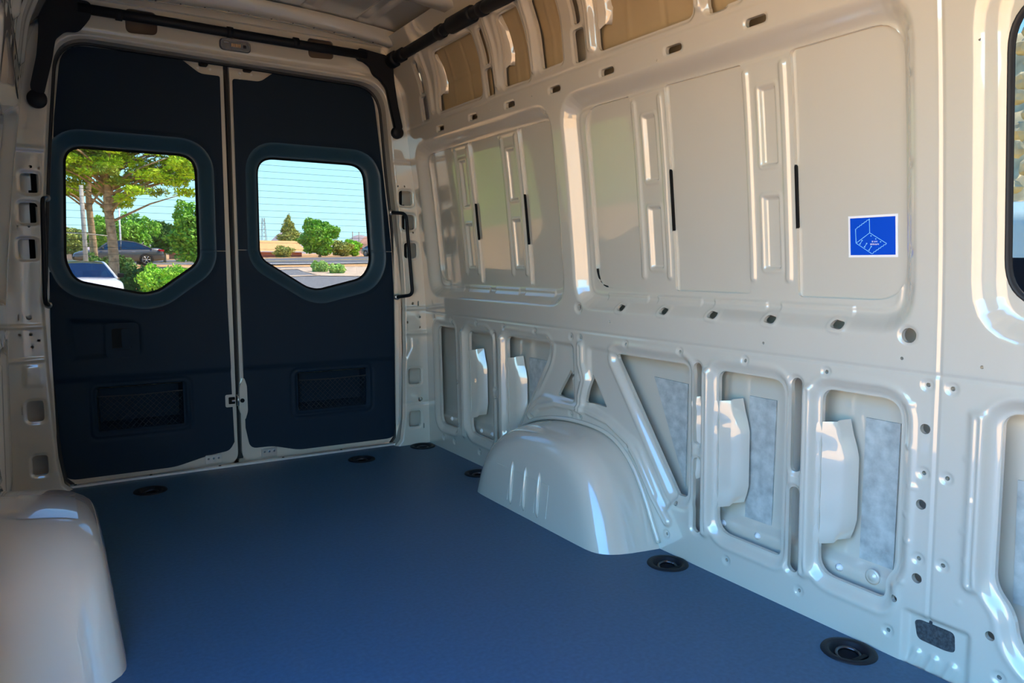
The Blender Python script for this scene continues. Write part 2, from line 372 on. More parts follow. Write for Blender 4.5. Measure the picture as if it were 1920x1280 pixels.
def side_holes():
    h = [Poly(P) for P in PAN+LOW+TRI+UPP+UPAIR] + [Line([(y, z0), (y, z1)], .0155) for y, z0, z1 in CAPS]
    h += [Poly(rect(y-.032, y+.032, 1.522, 1.543, .010)) for y in SLOTY] + [Circ(y, z, .0050) for y, z in DIMP] + [Circ(*p) for p in PLAIN]
    h += [Line([(y-.009, .774), (y+.009, .777)], .0095) for y in OVAL] + [Poly(VENT)]
    h += [Poly(rect(-.30, .762, .835, 1.43, .10))]
    return h
SF = side_features(0, 0); SH = side_holes()
wall_right = sheet('wall_right', right, .60, YR, -.08, 1.97, .0035, SF, SH, 'paint', lip=.0125)
tag(wall_right, 'pressed grey-beige steel side wall with recesses and cut-outs', kind='structure')
wf = sheet('wall_right_front', right, -1.3, .60, -.08, 1.97, .012, SF, SH, 'paint', lip=.0125)
tag(wf, 'front stretch of the pressed steel side wall with the window', kind='structure')
wall_left = sheet('wall_left', left, 1.34, YR, -.08, 1.97, .006, SF, SH, 'paint', lip=.0125)
tag(wall_left, 'pressed grey-beige steel side wall behind the sliding door opening', kind='structure')
# outer skins of the body, behind the pressings
skinR = sheet('outer_skin', lambda A, B, D: right(A, B, D+.082), -1.3, 3.60, -.62, 2.1, .010, [step(Poly(rect(-2, 4, -.7, .178, 0)), -.030, .024), bead(Line([(-1.3, .183), (3.6, .183)]), -.004, .010), bead(Line([(-1.3, .598), (3.6, .598)]), .004, .010)], [Poly(rect(-.32, .78, .82, 1.45, .10))], 'skin', wall_right, lip=0)
skinL = sheet('outer_skin', lambda A, B, D: left(A, B, D+.082), 1.34, 3.60, -.62, 2.1, .02, [step(Poly(rect(-2, 4, -.7, .172, 0)), -.030, .012)], [], 'skin', wall_left, lip=0)
def plate(name, P, fm, d0, d1, m, parent):
    P = [tuple(p) for p in P]; b = MB(); n = len(P); ar = np.array(P)
    return b.prism(P, lambda y, z: fm(y, z, d0), lambda y, z: fm(y, z, d1)).build(name, m, parent)
def gridplate(name, y0, y1, z0, z1, fm, d, m, parent, st=.02, ft=()):
    return sheet(name, lambda A, B, D: fm(A, B, D+d), y0, y1, z0, z1, st, ft, [], m, parent, lip=0)
for fm, par, lo in ((right, wall_right, .5), (left, wall_left, 1.3)):
    for P in PAN:
        q = np.array(P)
        if q[:, 0].min() < lo: continue
        gridplate('outer_panel', q[:, 0].min()-.02, q[:, 0].max()+.02, q[:, 1].min()-.02, q[:, 1].max()+.02, fm, RD+.010, 'skin', par)
    for P in UPP:
        q = np.array(P)
        if q[:, 0].min() < lo: continue
        gridplate('insulation_sheet', q[:, 0].min()-.02, q[:, 0].max()+.02, q[:, 1].min()-.02, q[:, 1].max()+.015, fm, .045, 'tan_sheet', par, .008, [bead(Line([(q[:, 0].min()+.36*np.ptp(q[:, 0]), 1.5), (q[:, 0].min()+.40*np.ptp(q[:, 0]), 1.9)]), .004, .006), bead(Line([(0, 1.735), (4, 1.72)]), .003, .006), bead(Line([(q[:, 0].min()+.75*np.ptp(q[:, 0]), 1.5), (q[:, 0].min()+.72*np.ptp(q[:, 0]), 1.9)]), -.003, .008)])
pt = lambda y, z, d: rp(y, z, d)
for y, z0, z1 in ((1.7165, 1.024, 1.211), (1.2672, 1.014, 1.176), (2.944, 1.03, 1.19), (2.540, 1.0, 1.20)):
    MB().prism([(y+.001, z0), (y+.001, z1-.006), (y-.0005, z1), (y-.0028, z1-.004), (y-.003, z0+.004)], lambda a, b: pt(a, b, RD+.0085), lambda a, b: pt(a, b, RD-.0015)).build('rubber_seal', 'black', wall_right)
pth = [(2.113, .905), (2.112, .885), (2.104, .862), (2.088, .846), (2.062, .8405)]
MB().tube([rp(y-.004, z+.002, RD+.006) for y, z in pth], .0045, 6).build('rubber_seal', 'black', wall_right)
# stiffener channels seen in the cut-outs
def stiffener(yf, z0, z1, wd, par, pf):
    prf = [(0, .004), (.15, .012), (.55, .020), (.78, .030), (1, .058)]; b = MB(); V = []; nz = 13
    for i in range(nz):
        t = i/(nz-1); z = z0+(z1-z0)*t; cut = 1 - .30*max(0, abs(t-.5)*2-.55)/.45
        rib = .004*sum(math.exp(-((t-q)/.035)**2) for q in (.08, .36, .64, .92))
        for s_, d in prf: V.append(pf(yf+.012-wd*s_*(cut if s_ > .7 else 1), z + (.012*s_ if i == nz-1 else 0) + (.028*s_ if i == 0 else 0), d+.006 - rib*(s_ < .6)))
    n = len(prf); F = [(i*n+k, i*n+k+1, (i+1)*n+k+1, (i+1)*n+k) for i in range(nz-1) for k in range(n-1)]
    return b.add(V, F).build('stiffener', 'paint', par, True)
for yf in (3.03, 2.692, 1.511, 1.167): stiffener(yf, .198, .523, .085, wall_right, rp)
stiffener(1.60, .26, .52, .05, wall_right, rp)
for yf, z0, z1 in ((3.095, 1.665, 1.835), (2.535, 1.665, 1.85), (1.955, 1.665, 1.85)): stiffener(yf, z0, z1, .060, wall_right, rp)
for yf in (3.03, 2.692): stiffener(yf, .198, .523, .085, wall_left, lp)
for P in ([(1.451, .543), (1.357, .543), (1.366, .177), (1.461, .177)], [(1.087, .543), (.998, .543), (1.002, .177), (1.092, .177)], [(1.853, .547), (1.698, .543), (1.706, .205)], [(.74, .47), (.36, .47), (.36, .20), (.735, .20)],
          [(2.62, .53), (2.45, .53), (2.45, .44), (2.62, .30)]):
    plate('damping_pad', P, rp, .081, .0765, 'pad', wall_right)
for y, z in ((1.52, .144), (1.392, .144), (1.13, .144), (3.30, .148), (3.22, .143), (3.0, .144), (2.90, .147), (1.60, .146), (1.235, .146)):
    c = rp(y, z, .052); MB().lathe(c, (-1, 0, 0), [(.010, 0), (.010, .003), (.006, .006), (.004, .009), (.0001, .009)], 12).build('plug', 'plug', wall_right, True)
c = rp(1.038, .152, .052); MB().lathe(c, (-1, 0, 0), [(.019, 0), (.019, .003), (.014, .004), (.010, .004), (.008, .007), (.0001, .007)], 24).build('bolt', 'paint', wall_right, True)
plate('foam_block', [(y*1.0, z) for y, z in roundpoly([(.914, .118), (.81, .118), (.81, .055), (.914, .055)], .006)], rp, .030, .013, 'foam', wall_right)

# ---- sliding door opening widened forward for more light; added unseen bulkhead blocks front light
o = sheet('wall_left_front', left, -1.3, 1.34, -.08, 1.97, .02, [], [Poly(rect(-1.0, 1.60, -.2, 1.76, .0)), ], 'paint', lip=.06); tag(o, 'steel frame around the sliding door opening, widened forward for light', kind='structure')
o = sheet('wall_front_light_block', lambda A, B, D: np.stack([A, -1.15+D, B], -1), -.25, 1.75, -.08, 2.06, .04, [], [], 'paint', lip=0); tag(o, 'added bulkhead out of view, blocking light from the front', kind='structure')
sheet('outer_skin', lambda A, B, D: left(A, B, D+.082), -1.3, 1.34, -.62, 2.1, .03, [], [Poly(rect(-1.0, 1.60, -.7, 1.80, .0))], 'skin', o, lip=0)

# ---- rear frame with the door opening
OPEN = [(.028, -.2), (.022, .03), (.007, .139), (-.006, .487), (-.010, .783), (.013, 1.115), (.037, 1.40)] 
OPENP = OPEN[1:] + roundpoly([(.037, 1.42), (.078, 1.805), (1.432, 1.782), (1.468, 1.38)], [0, .13, .13, 0], 10)[1:-1] + [(1.468, 1.36), (1.489, 1.17), (1.506, .961), (1.516, .749), (1.516, .45), (1.510, .139), (1.495, .03)]
OPENP = [(.05, -.2)] + [(.05, 0.0)] + OPENP + [(1.47, 0.0), (1.47, -.2)]
zs = np.linspace(-.08, 1.97, 60)
OUTR = [(float(prof(z))+.004, z) for z in zs] + [(2*XM-float(prof(z))-.004, z) for z in zs[::-1]]
PH = [(1.500, 1.568, 1.210, 1.282), (1.513, 1.580, 1.092, 1.166), (1.524, 1.590, .951, 1.027), (1.539, 1.608, .312, .394), (1.539, 1.606, .092, .175)]
PHL = [(-.064, -.003, 1.192, 1.266), (-.074, -.012, 1.077, 1.154), (-.083, -.021, .939, 1.014), (-.088, -.032, .298, .380), (-.082, -.029, .080, .160)]
SMR = [(1.494, 1.302, .005), (1.528, 1.303, .005), (1.571, 1.078, .005), (1.566, .724, .007), (1.536, .63, .006), (1.604, .655, .006), (1.603, .603, .006), (1.602, .232, .012)]
SML = [(-.027, 1.291, .006), (.002, 1.287, .006), (-.081, 1.063, .004), (-.044, 1.064, .005), (-.063, .711, .010), (-.097, .644, .006), (-.035, .62, .006), (-.060, .645, .007), (-.058, .595, .006)]
HH = [roundpoly([(.325, 1.94), (.325, 1.843), (.442, 1.850), (.442, 1.94)], .025), roundpoly([(1.062, 1.94), (1.066, 1.853), (1.182, 1.860), (1.182, 1.94)], .02)]
fr = []
for p in PH+PHL: fr.append(step(Poly(rect(*p, .016), .012), .004, .009))
fr += [bead(Line([(1.45, 1.42), (1.62, 1.42)], .002), .004, .006), bead(Line([(1.45, .70), (1.65, .70)], .002), -.005, .006), bead(Line([(1.45, .575), (1.65, .575)], .002), -.006, .007), bead(Line([(1.50, .215), (1.66, .215)], .002), .004, .006),
       bead(Line([(-.15, .675), (.0, .675)], .002), -.005, .006), bead(Line([(-.15, 1.36), (.03, 1.36)], .002), -.005, .007), bead(Line([(-.15, .54), (.0, .545)], .002), -.004, .006), bead(Line([(1.52, .44), (1.552, .50), (1.552, .55), (1.53, .58)], .002), .005, .006)]
fr += [step(Poly(rect(1.50, 1.60, .43, .55, .02)), -.004, .02), step(Poly(rect(-.10, -.02, .43, .53, .02)), -.004, .02), bead(Line([(.1, 1.825), (1.4, 1.815)], .004), .004, .008)]
fr += [step(Poly(OPENP, .012), .02, .012)]
wall_rear = sheet('wall_rear', lambda A, B, D: np.stack([A, YR+D, B], -1), -.22, 1.72, -.06, 1.955, .004, fr,
                  [Poly(OPENP), Out(OUTR)] + [Poly(rect(*p, .016)) for p in PH+PHL] + [Circ(*c_) for c_ in SMR+SML] + [Poly(P) for P in HH] + [Poly(rect(1.592, 1.600, .712, .736, .002)), Poly(rect(1.618, 1.624, .078, .106, .002)), Poly(rect(-.100, -.094, .700, .726, .002)), Poly(rect(-.108, -.102, .33, .36, .002))],
                  'paint', lip=.012)
tag(wall_rear, 'painted steel rear frame around the double doors', kind='structure')
# inside faces of the pillars and header box behind the holes
b = MB(); b.box((1.63, 3.53, .9), (.27, .008, 2.4)); b.build('pillar_back', 'skin', wall_rear)
b = MB(); b.box((-.12, 3.53, .9), (.25, .008, 2.4)); b.build('pillar_back', 'skin', wall_rear)
b = MB(); b.box((XM, 3.52, 1.96), (1.6, .008, .28)); b.build('header_back', 'brown', wall_rear)
for x0, x1, z0, z1 in PH[:3]: MB().tube([((x0+x1)/2-.012, 3.505, z0-.05), ((x0+x1)/2-.012, 3.505, z1+.05)], .012, 8).build('cable', 'black', wall_rear)
for x0, x1, z0, z1 in PHL[:3]: MB().tube([((x0+x1)/2+.014, 3.505, z0-.05), ((x0+x1)/2+.014, 3.505, z1+.05)], .010, 8).build('cable', 'black', wall_rear)
# return flange of the opening and its rubber seal
pts = OPENP[1:-1]; cx, cz = .752, .9
def inset(p, k):
    v = Vector((cx-p[0], (cz-p[1])*.9)); v.normalize(); return (p[0]+v.x*k, p[1]+v.y*k)
ring0 = [(x, YR+.018, z) for x, z in pts]; ring1 = [(*(lambda q: (q[0], YR+.03, q[1]))(inset(p, .0)) ,) for p in pts]; ring2 = [(*(lambda q: (q[0], 3.565, q[1]))(inset(p, .002)),) for p in pts]
n = len(pts); b = MB(); b.add(ring0+ring1+ring2, [(r*n+i, r*n+i+1, (r+1)*n+i+1, (r+1)*n+i) for r in range(2) for i in range(n-1)]); b.build('door_flange', 'paint', wall_rear, True)
b = MB(); b.tube([(*(lambda q: (q[0], 3.538, q[1]))(inset(p, .004)),) for p in pts], .009, 8); b.build('door_seal', 'rubber', wall_rear, True)

# ---- floor with cups for the lashing rings
TIE = [(1.588, 1.018), (1.590, 1.636), (1.583, 2.815), (1.585, 3.400), (1.228, 3.316), (.318, 3.294), (.02, 1.30)]
def zmap(A, B, D): return np.stack([A, B, -D], -1)
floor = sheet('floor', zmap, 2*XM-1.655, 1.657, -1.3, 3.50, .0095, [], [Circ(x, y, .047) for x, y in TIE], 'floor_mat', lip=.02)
tag(floor, 'dark blue-grey load floor covering', kind='structure')
b = MB(); b.box((XM, 1.1, -.06), (1.82, 4.9, .03)); b.build('underfloor', 'black', floor)
tlab = ['black recessed lashing ring on the floor nearest the camera by the side wall', 'black lashing ring on the floor just in front of the right wheel arch', 'black lashing ring on the floor just behind the right wheel arch', 'black lashing ring in the far right corner by the rear frame',
        'black lashing ring on the floor before the right rear door', 'black lashing ring on the floor before the left rear door', 'black lashing ring on the floor ahead of the left wheel arch']
for (x, y), lb in zip(TIE, tlab):
    t = tag(empty('lashing_ring', (x, y, 0)), lb, 'lashing ring', 'lashing rings let into the floor')
    MB().lathe((x, y, 0), (0, 0, 1), [(.064, .0), (.062, .004), (.050, .005), (.045, .002), (.042, -.018), (.0001, -.022)], 32).build('cup', 'cover', t, True)
    MB().tube([(x+.028*math.cos(a), y+.028*math.sin(a), -.010+.005*math.sin(a+.6)) for a in [i*math.pi/12 for i in range(25)]], .0045, 8).build('ring', 'dark_steel', t, True)
    MB().box((x+.0, y-.030, -.008), (.05, .014, .014)).build('hinge_block', 'black', t, bevel=.003)
b = MB(); b.box((.770, 3.512, .004), (1.485, .026, .010)); o = b.build('trim_1', 'alu'); tag(o, 'pale aluminium sill strip along the rear doors', kind='structure')
for i in range(6): MB().disc((.06+.284*i, 3.512, .008), (0, 0, 1), .006, .0025, 10).build('screw', 'black', o)

# ---- wheel arches
OUT = [(1.735, -.01), (1.765, .04), (1.812, .14), (1.868, .235), (1.947, .305), (2.035, .332), (2.13, .337), (2.24, .334), (2.366, .318), (2.48, .288), (2.575, .235), (2.645, .13), (2.68, -.01)]
def resample(P, n):
    P = np.array(P); d = np.r_[0, np.cumsum(np.hypot(*np.diff(P, axis=0).T))]; t = np.linspace(0, d[-1], n)
    X = np.stack([np.interp(t, d, P[:, k]) for k in (0, 1)], 1); k = np.exp(-.5*(np.arange(-6, 7)/2.5)**2); k /= k.sum()
    Y = np.stack([np.convolve(np.pad(X[:, q], 6, mode='edge'), k, 'valid') for q in (0, 1)], 1); Y[0] = P[0]; Y[-1] = P[-1]; return Y
def wheel_arch(label, side, depth):
    t = tag(empty('wheel_arch', (1.55 if side > 0 else -.02, 2.2, 0)), label, 'wheel arch')
    O = resample(OUT, 90); ctr = np.array([2.21, -.01])
    path = [(0, .0), (.018, .25), (.038, .5), (.062, .68), (.09, .80), (.12, .88), (.155, .94), (.20, .978), (.26, .996), (.34, 1.0), (.5, 1.0), (.8, 1.0), (1, 1.0)]
    V = []
    for a, bb in path:
        P = O*(1-a)+ctr*a
        for y, z in P:
            dx = depth*bb - .13*max(z, 0)*bb
            x = float(prof(max(z, 0))) - dx if side > 0 else 2*XM-float(prof(max(z, 0))) + dx
            V.append((x, y, z))
    n = len(O); F = [(i*n+k, i*n+k+1, (i+1)*n+k+1, (i+1)*n+k) for i in range(len(path)-1) for k in range(n-1)]
    MB().add(V, F).build('shell', 'paint', t, True)
    # rolled flange around the shell on the wall
    MB().tube([(float(prof(max(z, 0)))-.004 if side > 0 else 2*XM-float(prof(max(z, 0)))+.004, y, z) for y, z in (O*1.025-ctr*.025)[2:-2]], .008, 8).build('flange', 'paint', t, True)
    xi = lambda y, z: (1.655-depth+.115*z) if side > 0 else 2*XM-1.655+depth-.115*z
    sg = -1 if side > 0 else 1
    for yy in (2.34, 2.25, 2.16) if side > 0 else ():
        MB().tube([(xi(yy, z)+sg*(-.003+.006*math.sin(math.pi*q/8)**.5), yy-.012*q/8, z) for q, z in [(q, .185-.165*q/8) for q in range(9)]], [.003]+[.0085]*7+[.003], 10).build('rib', 'paint', t, True)
    G_ = np.array(V).reshape(len(path), n, 3); cols = [k for k in range(n) if 2.03 < O[k, 0] < 2.40 and O[k, 1] > .2]
    P_ = G_[1:5][:, cols[0]:cols[-1]+1] + np.array([0, 0, .0022]); m_ = P_.shape[1]
    MB().add(P_.reshape(-1, 3), [(i*m_+k, i*m_+k+1, (i+1)*m_+k+1, (i+1)*m_+k) for i in range(3) for k in range(m_-1)]).build('damping_patch', 'paint', t, True)
    for y0, y1 in ((2.445, 2.352), (2.328, 2.262), (2.238, 2.172), (2.148, 2.095)) if side > 0 else ():
        MB().add([(xi(y, z)+sg*q_, y, z) for q_ in (.0022, -.004) for y, z in ((y0, .150), (y1, .150), (y1, .032), (y0, .032))], [(0, 1, 2, 3), (0, 1, 5, 4), (1, 2, 6, 5), (2, 3, 7, 6), (3, 0, 4, 7)]).build('damping_patch', 'paint', t)
    return t
wheel_arch('glossy beige steel wheel arch with three ribs below the triangular cut-outs', 1, .212)
wheel_arch('glossy beige steel wheel arch in the lower left corner', -1, .266)

# ---- ceiling
def roofz(A): return 2.035 - .045*((A-XM)/.75)**2
ceil = sheet('ceiling', lambda A, B, D: np.stack([A, B, roofz(A)+D], -1), .02, 1.50, 2.0, 3.52, .008,
             [step(Poly(rect(x-.035, x+.035, 1.5, 3.345, .03)), .014, .014) for x in (.03, .28, .53, .78, 1.03, 1.28)], [], 'paint', lip=0)
tag(ceil, 'ribbed painted steel roof panel', kind='structure')
c2 = sheet('ceiling_front', lambda A, B, D: np.stack([A, B, roofz(A)+D], -1), .02, 1.50, -1.3, 2.0, .03, [], [], 'paint', lip=0); tag(c2, 'front stretch of the roof panel', kind='structure')
sheet('roof_skin', lambda A, B, D: np.stack([A, B, roofz(A)+.07], -1), -.05, 1.56, -1.4, 3.7, .05, [], [], 'skin', ceil, lip=0)
def bow(y0, y1, zb, zt, name='roof_bow'):
    b = MB(); xs_ = np.linspace(.0, 1.504, 40); prf = [(y0, zt), (y0+.006, zb+.012), (y0+.02, zb), (y1-.02, zb), (y1-.006, zb+.012), (y1, zt)]
    V = [(x, y, z + roofz(x)-2.035 - .02*max(0, (abs(x-XM)-.66)/.1)**2) for x in xs_ for y, z in prf]; m = len(prf)
    return b.add(V, [(i*m+k, i*m+k+1, (i+1)*m+k+1, (i+1)*m+k) for i in range(len(xs_)-1) for k in range(m-1)]).build(name, 'paint', ceil, True)
bow(3.34, 3.43, 1.972, 2.03); bow(2.72, 2.84, 1.975, 2.035); bow(1.6, 1.72, 1.985, 2.035)
for x in np.linspace(.15, 1.35, 14): MB().disc((x, 3.385, 1.974+float(roofz(x))-2.035), (0, 0, -1), .008, .002, 10).build('hole_plug', 'black', ceil)
b = MB(); b.box((XM, 3.45, 1.975), (1.45, .03, .05)); b.build('header_gutter', 'paint', ceil)

# ------------------------------------------------------------------ rear doors
YD = 3.552
def dmap(A, B, D): return np.stack([A, YD+D, B], -1)
def door(num, side, label):
    root = tag(empty('door_%d' % num, (.37 if side < 0 else 1.13, YD, 0)), label, kind='structure')
    L = side < 0
    if L:
        trim = roundpoly([(.100, 1.79), (.062, 1.50), (.018, .98), (.004, .60), (.004, .30), (.016, .018), (.45, .018), (.585, .050), (.683, .062), (.705, .10), (.694, .75), (.697, 1.742), (.615, 1.742), (.538, 1.795)], [.09, 0, 0, 0, 0, .06, .03, .03, .03, 0, 0, .008, .02, .02])
        win = roundpoly([(.088, 1.402), (.068, .93), (.10, .845), (.36, .785), (.42, .797), (.595, .925), (.597, 1.402)], [.075, .03, .06, .05, .05, .05, .085], 8)
        frame = roundpoly([(.055, 1.82), (-.02, .98), (-.03, .0), (.720, .0), (.714, 1.82)], [.12, 0, .05, .05, .02])
        pk = (.131, .523, .182, .410); split = .978
    else:
        trim = roundpoly([(.752, 1.738), (.870, 1.740), (.945, 1.798), (1.405, 1.788), (1.455, 1.36), (1.496, .98), (1.510, .50), (1.516, .022), (1.0, .024), (.88, .058), (.775, .060), (.757, .16), (.752, .90)], [.008, .02, .02, .10, 0, 0, 0, .06, .03, .03, .03, 0, 0])
        win = roundpoly([(.852, 1.416), (.850, .945), (1.075, .802), (1.13, .790), (1.36, .845), (1.407, .92), (1.378, 1.416)], [.085, .05, .06, .05, .05, .05, .085], 8)
        frame = roundpoly([(.740, 1.82), (.738, .0), (1.545, .0), (1.53, .98), (1.455, 1.82)], [.02, .05, .05, 0, .12])
        pk = (.980, 1.380, .184, .412); split = .984
    pw = .062
    feats = [bead(Poly(win, pw), -.003, .010), step(Poly(rect(-.2, 1.7, -.1, .455, 0)), .010, .03), bead(Poly(rect(*pk, .03), .004), .006, .006)]
    holes = [Out(trim), Poly(win, pw-.002), Poly(rect(pk[0]+.028, pk[1]-.028, pk[2]+.028, pk[3]-.012, .012))]
    feats.append(step(Poly(rect(pk[0]+.01, pk[1]-.01, pk[2]+.01, pk[3]-.004, .025)), .010, .012))
    if L: feats.append(step(Poly(roundpoly([(.06, .70), (.31, .690), (.345, .66), (.343, .54), (.325, .522), (.07, .515)], [0, .03, .03, .03, .03, 0])), .016, .03))
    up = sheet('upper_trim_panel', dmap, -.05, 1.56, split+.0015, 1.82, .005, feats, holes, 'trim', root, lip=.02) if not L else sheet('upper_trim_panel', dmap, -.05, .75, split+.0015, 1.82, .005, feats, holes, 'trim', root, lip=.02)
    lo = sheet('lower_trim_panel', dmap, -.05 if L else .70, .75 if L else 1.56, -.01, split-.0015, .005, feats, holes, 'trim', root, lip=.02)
    nbz = 72; wl = offp(win, 0)
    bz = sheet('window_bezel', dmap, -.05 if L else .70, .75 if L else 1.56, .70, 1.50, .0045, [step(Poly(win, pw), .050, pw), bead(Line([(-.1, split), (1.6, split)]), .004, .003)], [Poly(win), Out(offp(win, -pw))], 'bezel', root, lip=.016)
    # painted door shell
    sheet('door_shell', lambda A, B, D: dmap(A, B, D+.016), -.05 if L else .70, .75 if L else 1.58, -.01, 1.84, .008, [step(Poly(frame), 0, .01)], [Out(frame), Poly(win, pw+.004), Poly(rect(*pk, .02), -.006)] + ([Poly(rect(.09, .335, .535, .675, .02))] if L else []), 'paint', root, lip=.06)
    sheet('outer_skin', lambda A, B, D: dmap(A, B, D+.085), -.10 if L else .715, .735 if L else 1.62, -.30, 1.90, .01, [], [Poly(win, .01)], 'skin', root, lip=.002)
    # pane, border and heating wires
    pane = MB().prism([tuple(p) for p in win], lambda x, z: (x, YD+.066, z), lambda x, z: (x, YD+.070, z)).build('window_pane', 'glass', root)
    n = len(win); c0 = np.array(win).mean(0); inn = []
    for i in range(n):
        p, a_, b_ = np.array(win[i]), np.array(win[i-1]), np.array(win[(i+1) % n]); d = b_-a_; d = np.array([-d[1], d[0]])/(np.hypot(*d)+1e-9); d = d if d@(c0-p) > 0 else -d; inn.append(p+d*.010)
    MB().add([(x, YD+.063, z) for x, z in win]+[(x, YD+.063, z) for x, z in inn], [(i, (i+1) % n, n+(i+1) % n, n+i) for i in range(n)]).build('pane_border', 'black', pane)
    wp = Poly(win); xs_ = np.linspace(-.05, 1.55, 1601)
    for z in np.arange(.93, 1.40, .030):
        m_ = wp(xs_, np.full_like(xs_, z)) < -.008
        if m_.any(): x0, x1 = xs_[m_][0], xs_[m_][-1]; MB().box(((x0+x1)/2, YD+.0645, z), (x1-x0, .0008, .0011)).build('heating_wire', 'rubber', pane)
    # storage pocket with net
    x0, x1, z0, z1 = pk; x0 += .030; x1 -= .030; z0 += .030; z1 -= .014
    bk = MB(); o_ = dict(); y0, y1 = YD+.012, YD+.075
    bk.add([(x0, y0, z0), (x1, y0, z0), (x1, y0, z1), (x0, y0, z1), (x0+.01, y1, z0+.03), (x1-.01, y1, z0+.03), (x1-.01, y1, z1-.01), (x0+.01, y1, z1-.01)], [(0, 1, 5, 4), (1, 2, 6, 5), (2, 3, 7, 6), (3, 0, 4, 7), (4, 5, 6, 7)])
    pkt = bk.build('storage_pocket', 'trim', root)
    nb = MB(); nh = z1-.035-z0; nw = x1-x0; nx = 14
    for i in range(-6, nx+1):
        for sgn in (1, -1):
            P = []
            for q in range(13):
                t = q/12; x = x0 + nw*(i+ (t*6 if sgn > 0 else 6-t*6))/nx
                if x0-.001 <= x <= x1+.001: P.append((x, y0+.004+.010*math.sin(math.pi*t), z0+nh*t))
            if len(P) > 1: nb.tube(P, .0010, 4, False)
    nb.tube([(x0, y0+.002, z0+nh), ((x0+x1)/2, y0+.008, z0+nh-.006), (x1, y0+.002, z0+nh)], .0028, 6)
    nb.build('pocket_net', 'net_wire', pkt)
    # hinge plates with screws at top and bottom
    hx = .63 if L else .815
    for q, (dx, dz) in enumerate(((-.02, -.022), (.03, -.022), (.03, -.05))):
        MB().disc((hx+(dx if L else -dx), YD+.016, 1.79+dz), (0, -1, 0), .0055, .003, 12).build('screw', 'steel', root)
    MB().box((hx, YD-.012, 1.803), (.060, .030, .010)).build('latch_plate', 'steel', root, bevel=.002)
    MB().prism(rect(hx-.018, hx+.018, 1.775, 1.800, .008), lambda x, z: (x, YD-.012, z), lambda x, z: (x, YD+.012, z)).build('latch_guide', 'black', root)
    hx = .61 if L else .86
    MB().prism(rect(hx-.035, hx+.035, .012, .052, .006), lambda x, z: (x, YD+.006, z), lambda x, z: (x, YD+.016, z)).build('hinge_plate', 'steel', root)
    for dx in (-.022, 0, .022): MB().disc((hx+dx, YD+.006, .036), (0, -1, 0), .005, .003, 10).build('screw', 'chrome', root)
    if L:
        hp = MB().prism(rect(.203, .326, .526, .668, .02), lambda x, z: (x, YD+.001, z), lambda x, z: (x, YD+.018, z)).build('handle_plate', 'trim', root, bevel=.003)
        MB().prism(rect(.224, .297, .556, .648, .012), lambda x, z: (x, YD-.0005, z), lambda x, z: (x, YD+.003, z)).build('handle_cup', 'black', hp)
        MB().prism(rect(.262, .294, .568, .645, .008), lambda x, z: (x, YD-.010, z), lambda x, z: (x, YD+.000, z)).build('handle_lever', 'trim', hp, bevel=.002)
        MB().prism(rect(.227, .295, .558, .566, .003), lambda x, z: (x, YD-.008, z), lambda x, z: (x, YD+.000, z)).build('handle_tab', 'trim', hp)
        MB().prism(rect(.672, .712, .268, .322, .006), lambda x, z: (x, YD+.004, z), lambda x, z: (x, YD+.016, z)).build('latch', 'paint', root, bevel=.002)
        MB().prism(rect(.684, .712, .280, .312, .004), lambda x, z: (x, YD+.001, z), lambda x, z: (x, YD+.010, z)).build('latch_bolt', 'black', root)
        MB().box((.704, YD-.004, .296), (.016, .012, .008)).build('latch_tongue', 'chrome', root, bevel=.001)
    else:
        MB().prism(roundpoly([(.735, .36), (.752, .40), (.764, .36), (.765, .24), (.752, .20), (.730, .25)], .012), lambda x, z: (x, YD-.004, z), lambda x, z: (x, YD+.018, z)).build('striker_plate', 'paint', root, bevel=.003)
        MB().disc((.743, YD-.004, .293), (0, -1, 0), .010, .003, 14).build('plug', 'black', root)
        MB().tube([(.724, YD+.004, .32), (.724, YD-.010, .315), (.724, YD-.010, .275), (.724, YD+.004, .27)], .005, 8).build('striker', 'chrome', root, True)
    return root
door(1, -1, 'left rear door with dark trim, window and inner handle')
door(2, 1, 'right rear door with dark trim and window')
b = MB(); b.box((.7255, YD+.055, .91), (.045, .02, 1.80)); o = b.build('trim_2', 'rubber'); tag(o, 'black rubber seal strip between the rear doors', kind='structure')
for i in range(1): MB().tube([(.722, YD+.040, .05), (.722, YD+.040, 1.78)], .006, 8).build('seal_bead', 'rubber', o, True)

# ------------------------------------------------------------------ fittings
# black cable cover over the rear header
t = tag(empty('cable_cover', (XM, YR, 1.9)), 'long black plastic cable cover over the rear doors, ends running down both pillars', 'cable cover')
MB().tube([(.16, 3.43, 1.903), (.45, 3.43, 1.902), (.72, 3.43, 1.898), (1.05, 3.43, 1.895), (1.33, 3.43, 1.893)], .0195, 14).build('conduit', 'cover', t, True)
for x in (.30, .72, 1.0): MB().tube([(x-.012, 3.43, 1.900), (x+.012, 3.43, 1.900)], .0225, 14).build('clip', 'cover', t, True)
pl = roundpoly([(.20, 1.925), (.045, 1.925), (.035, 1.86), (.030, 1.78), (.020, 1.70), (-.008, 1.58), (.026, 1.565), (.060, 1.70), (.075, 1.78), (.11, 1.815), (.155, 1.82), (.185, 1.86), (.20, 1.885)], .015)
MB().prism(pl, lambda x, z: (x, 3.422, z), lambda x, z: (x, 3.452, z)).build('end_cover', 'cover', t, bevel=.006)
MB().lathe((.008, 3.455, 1.545), (0, -1, 0), [(.034, 0), (.034, .022), (.028, .030), (.0001, .031)], 28).build('end_cap', 'cover', t, True)
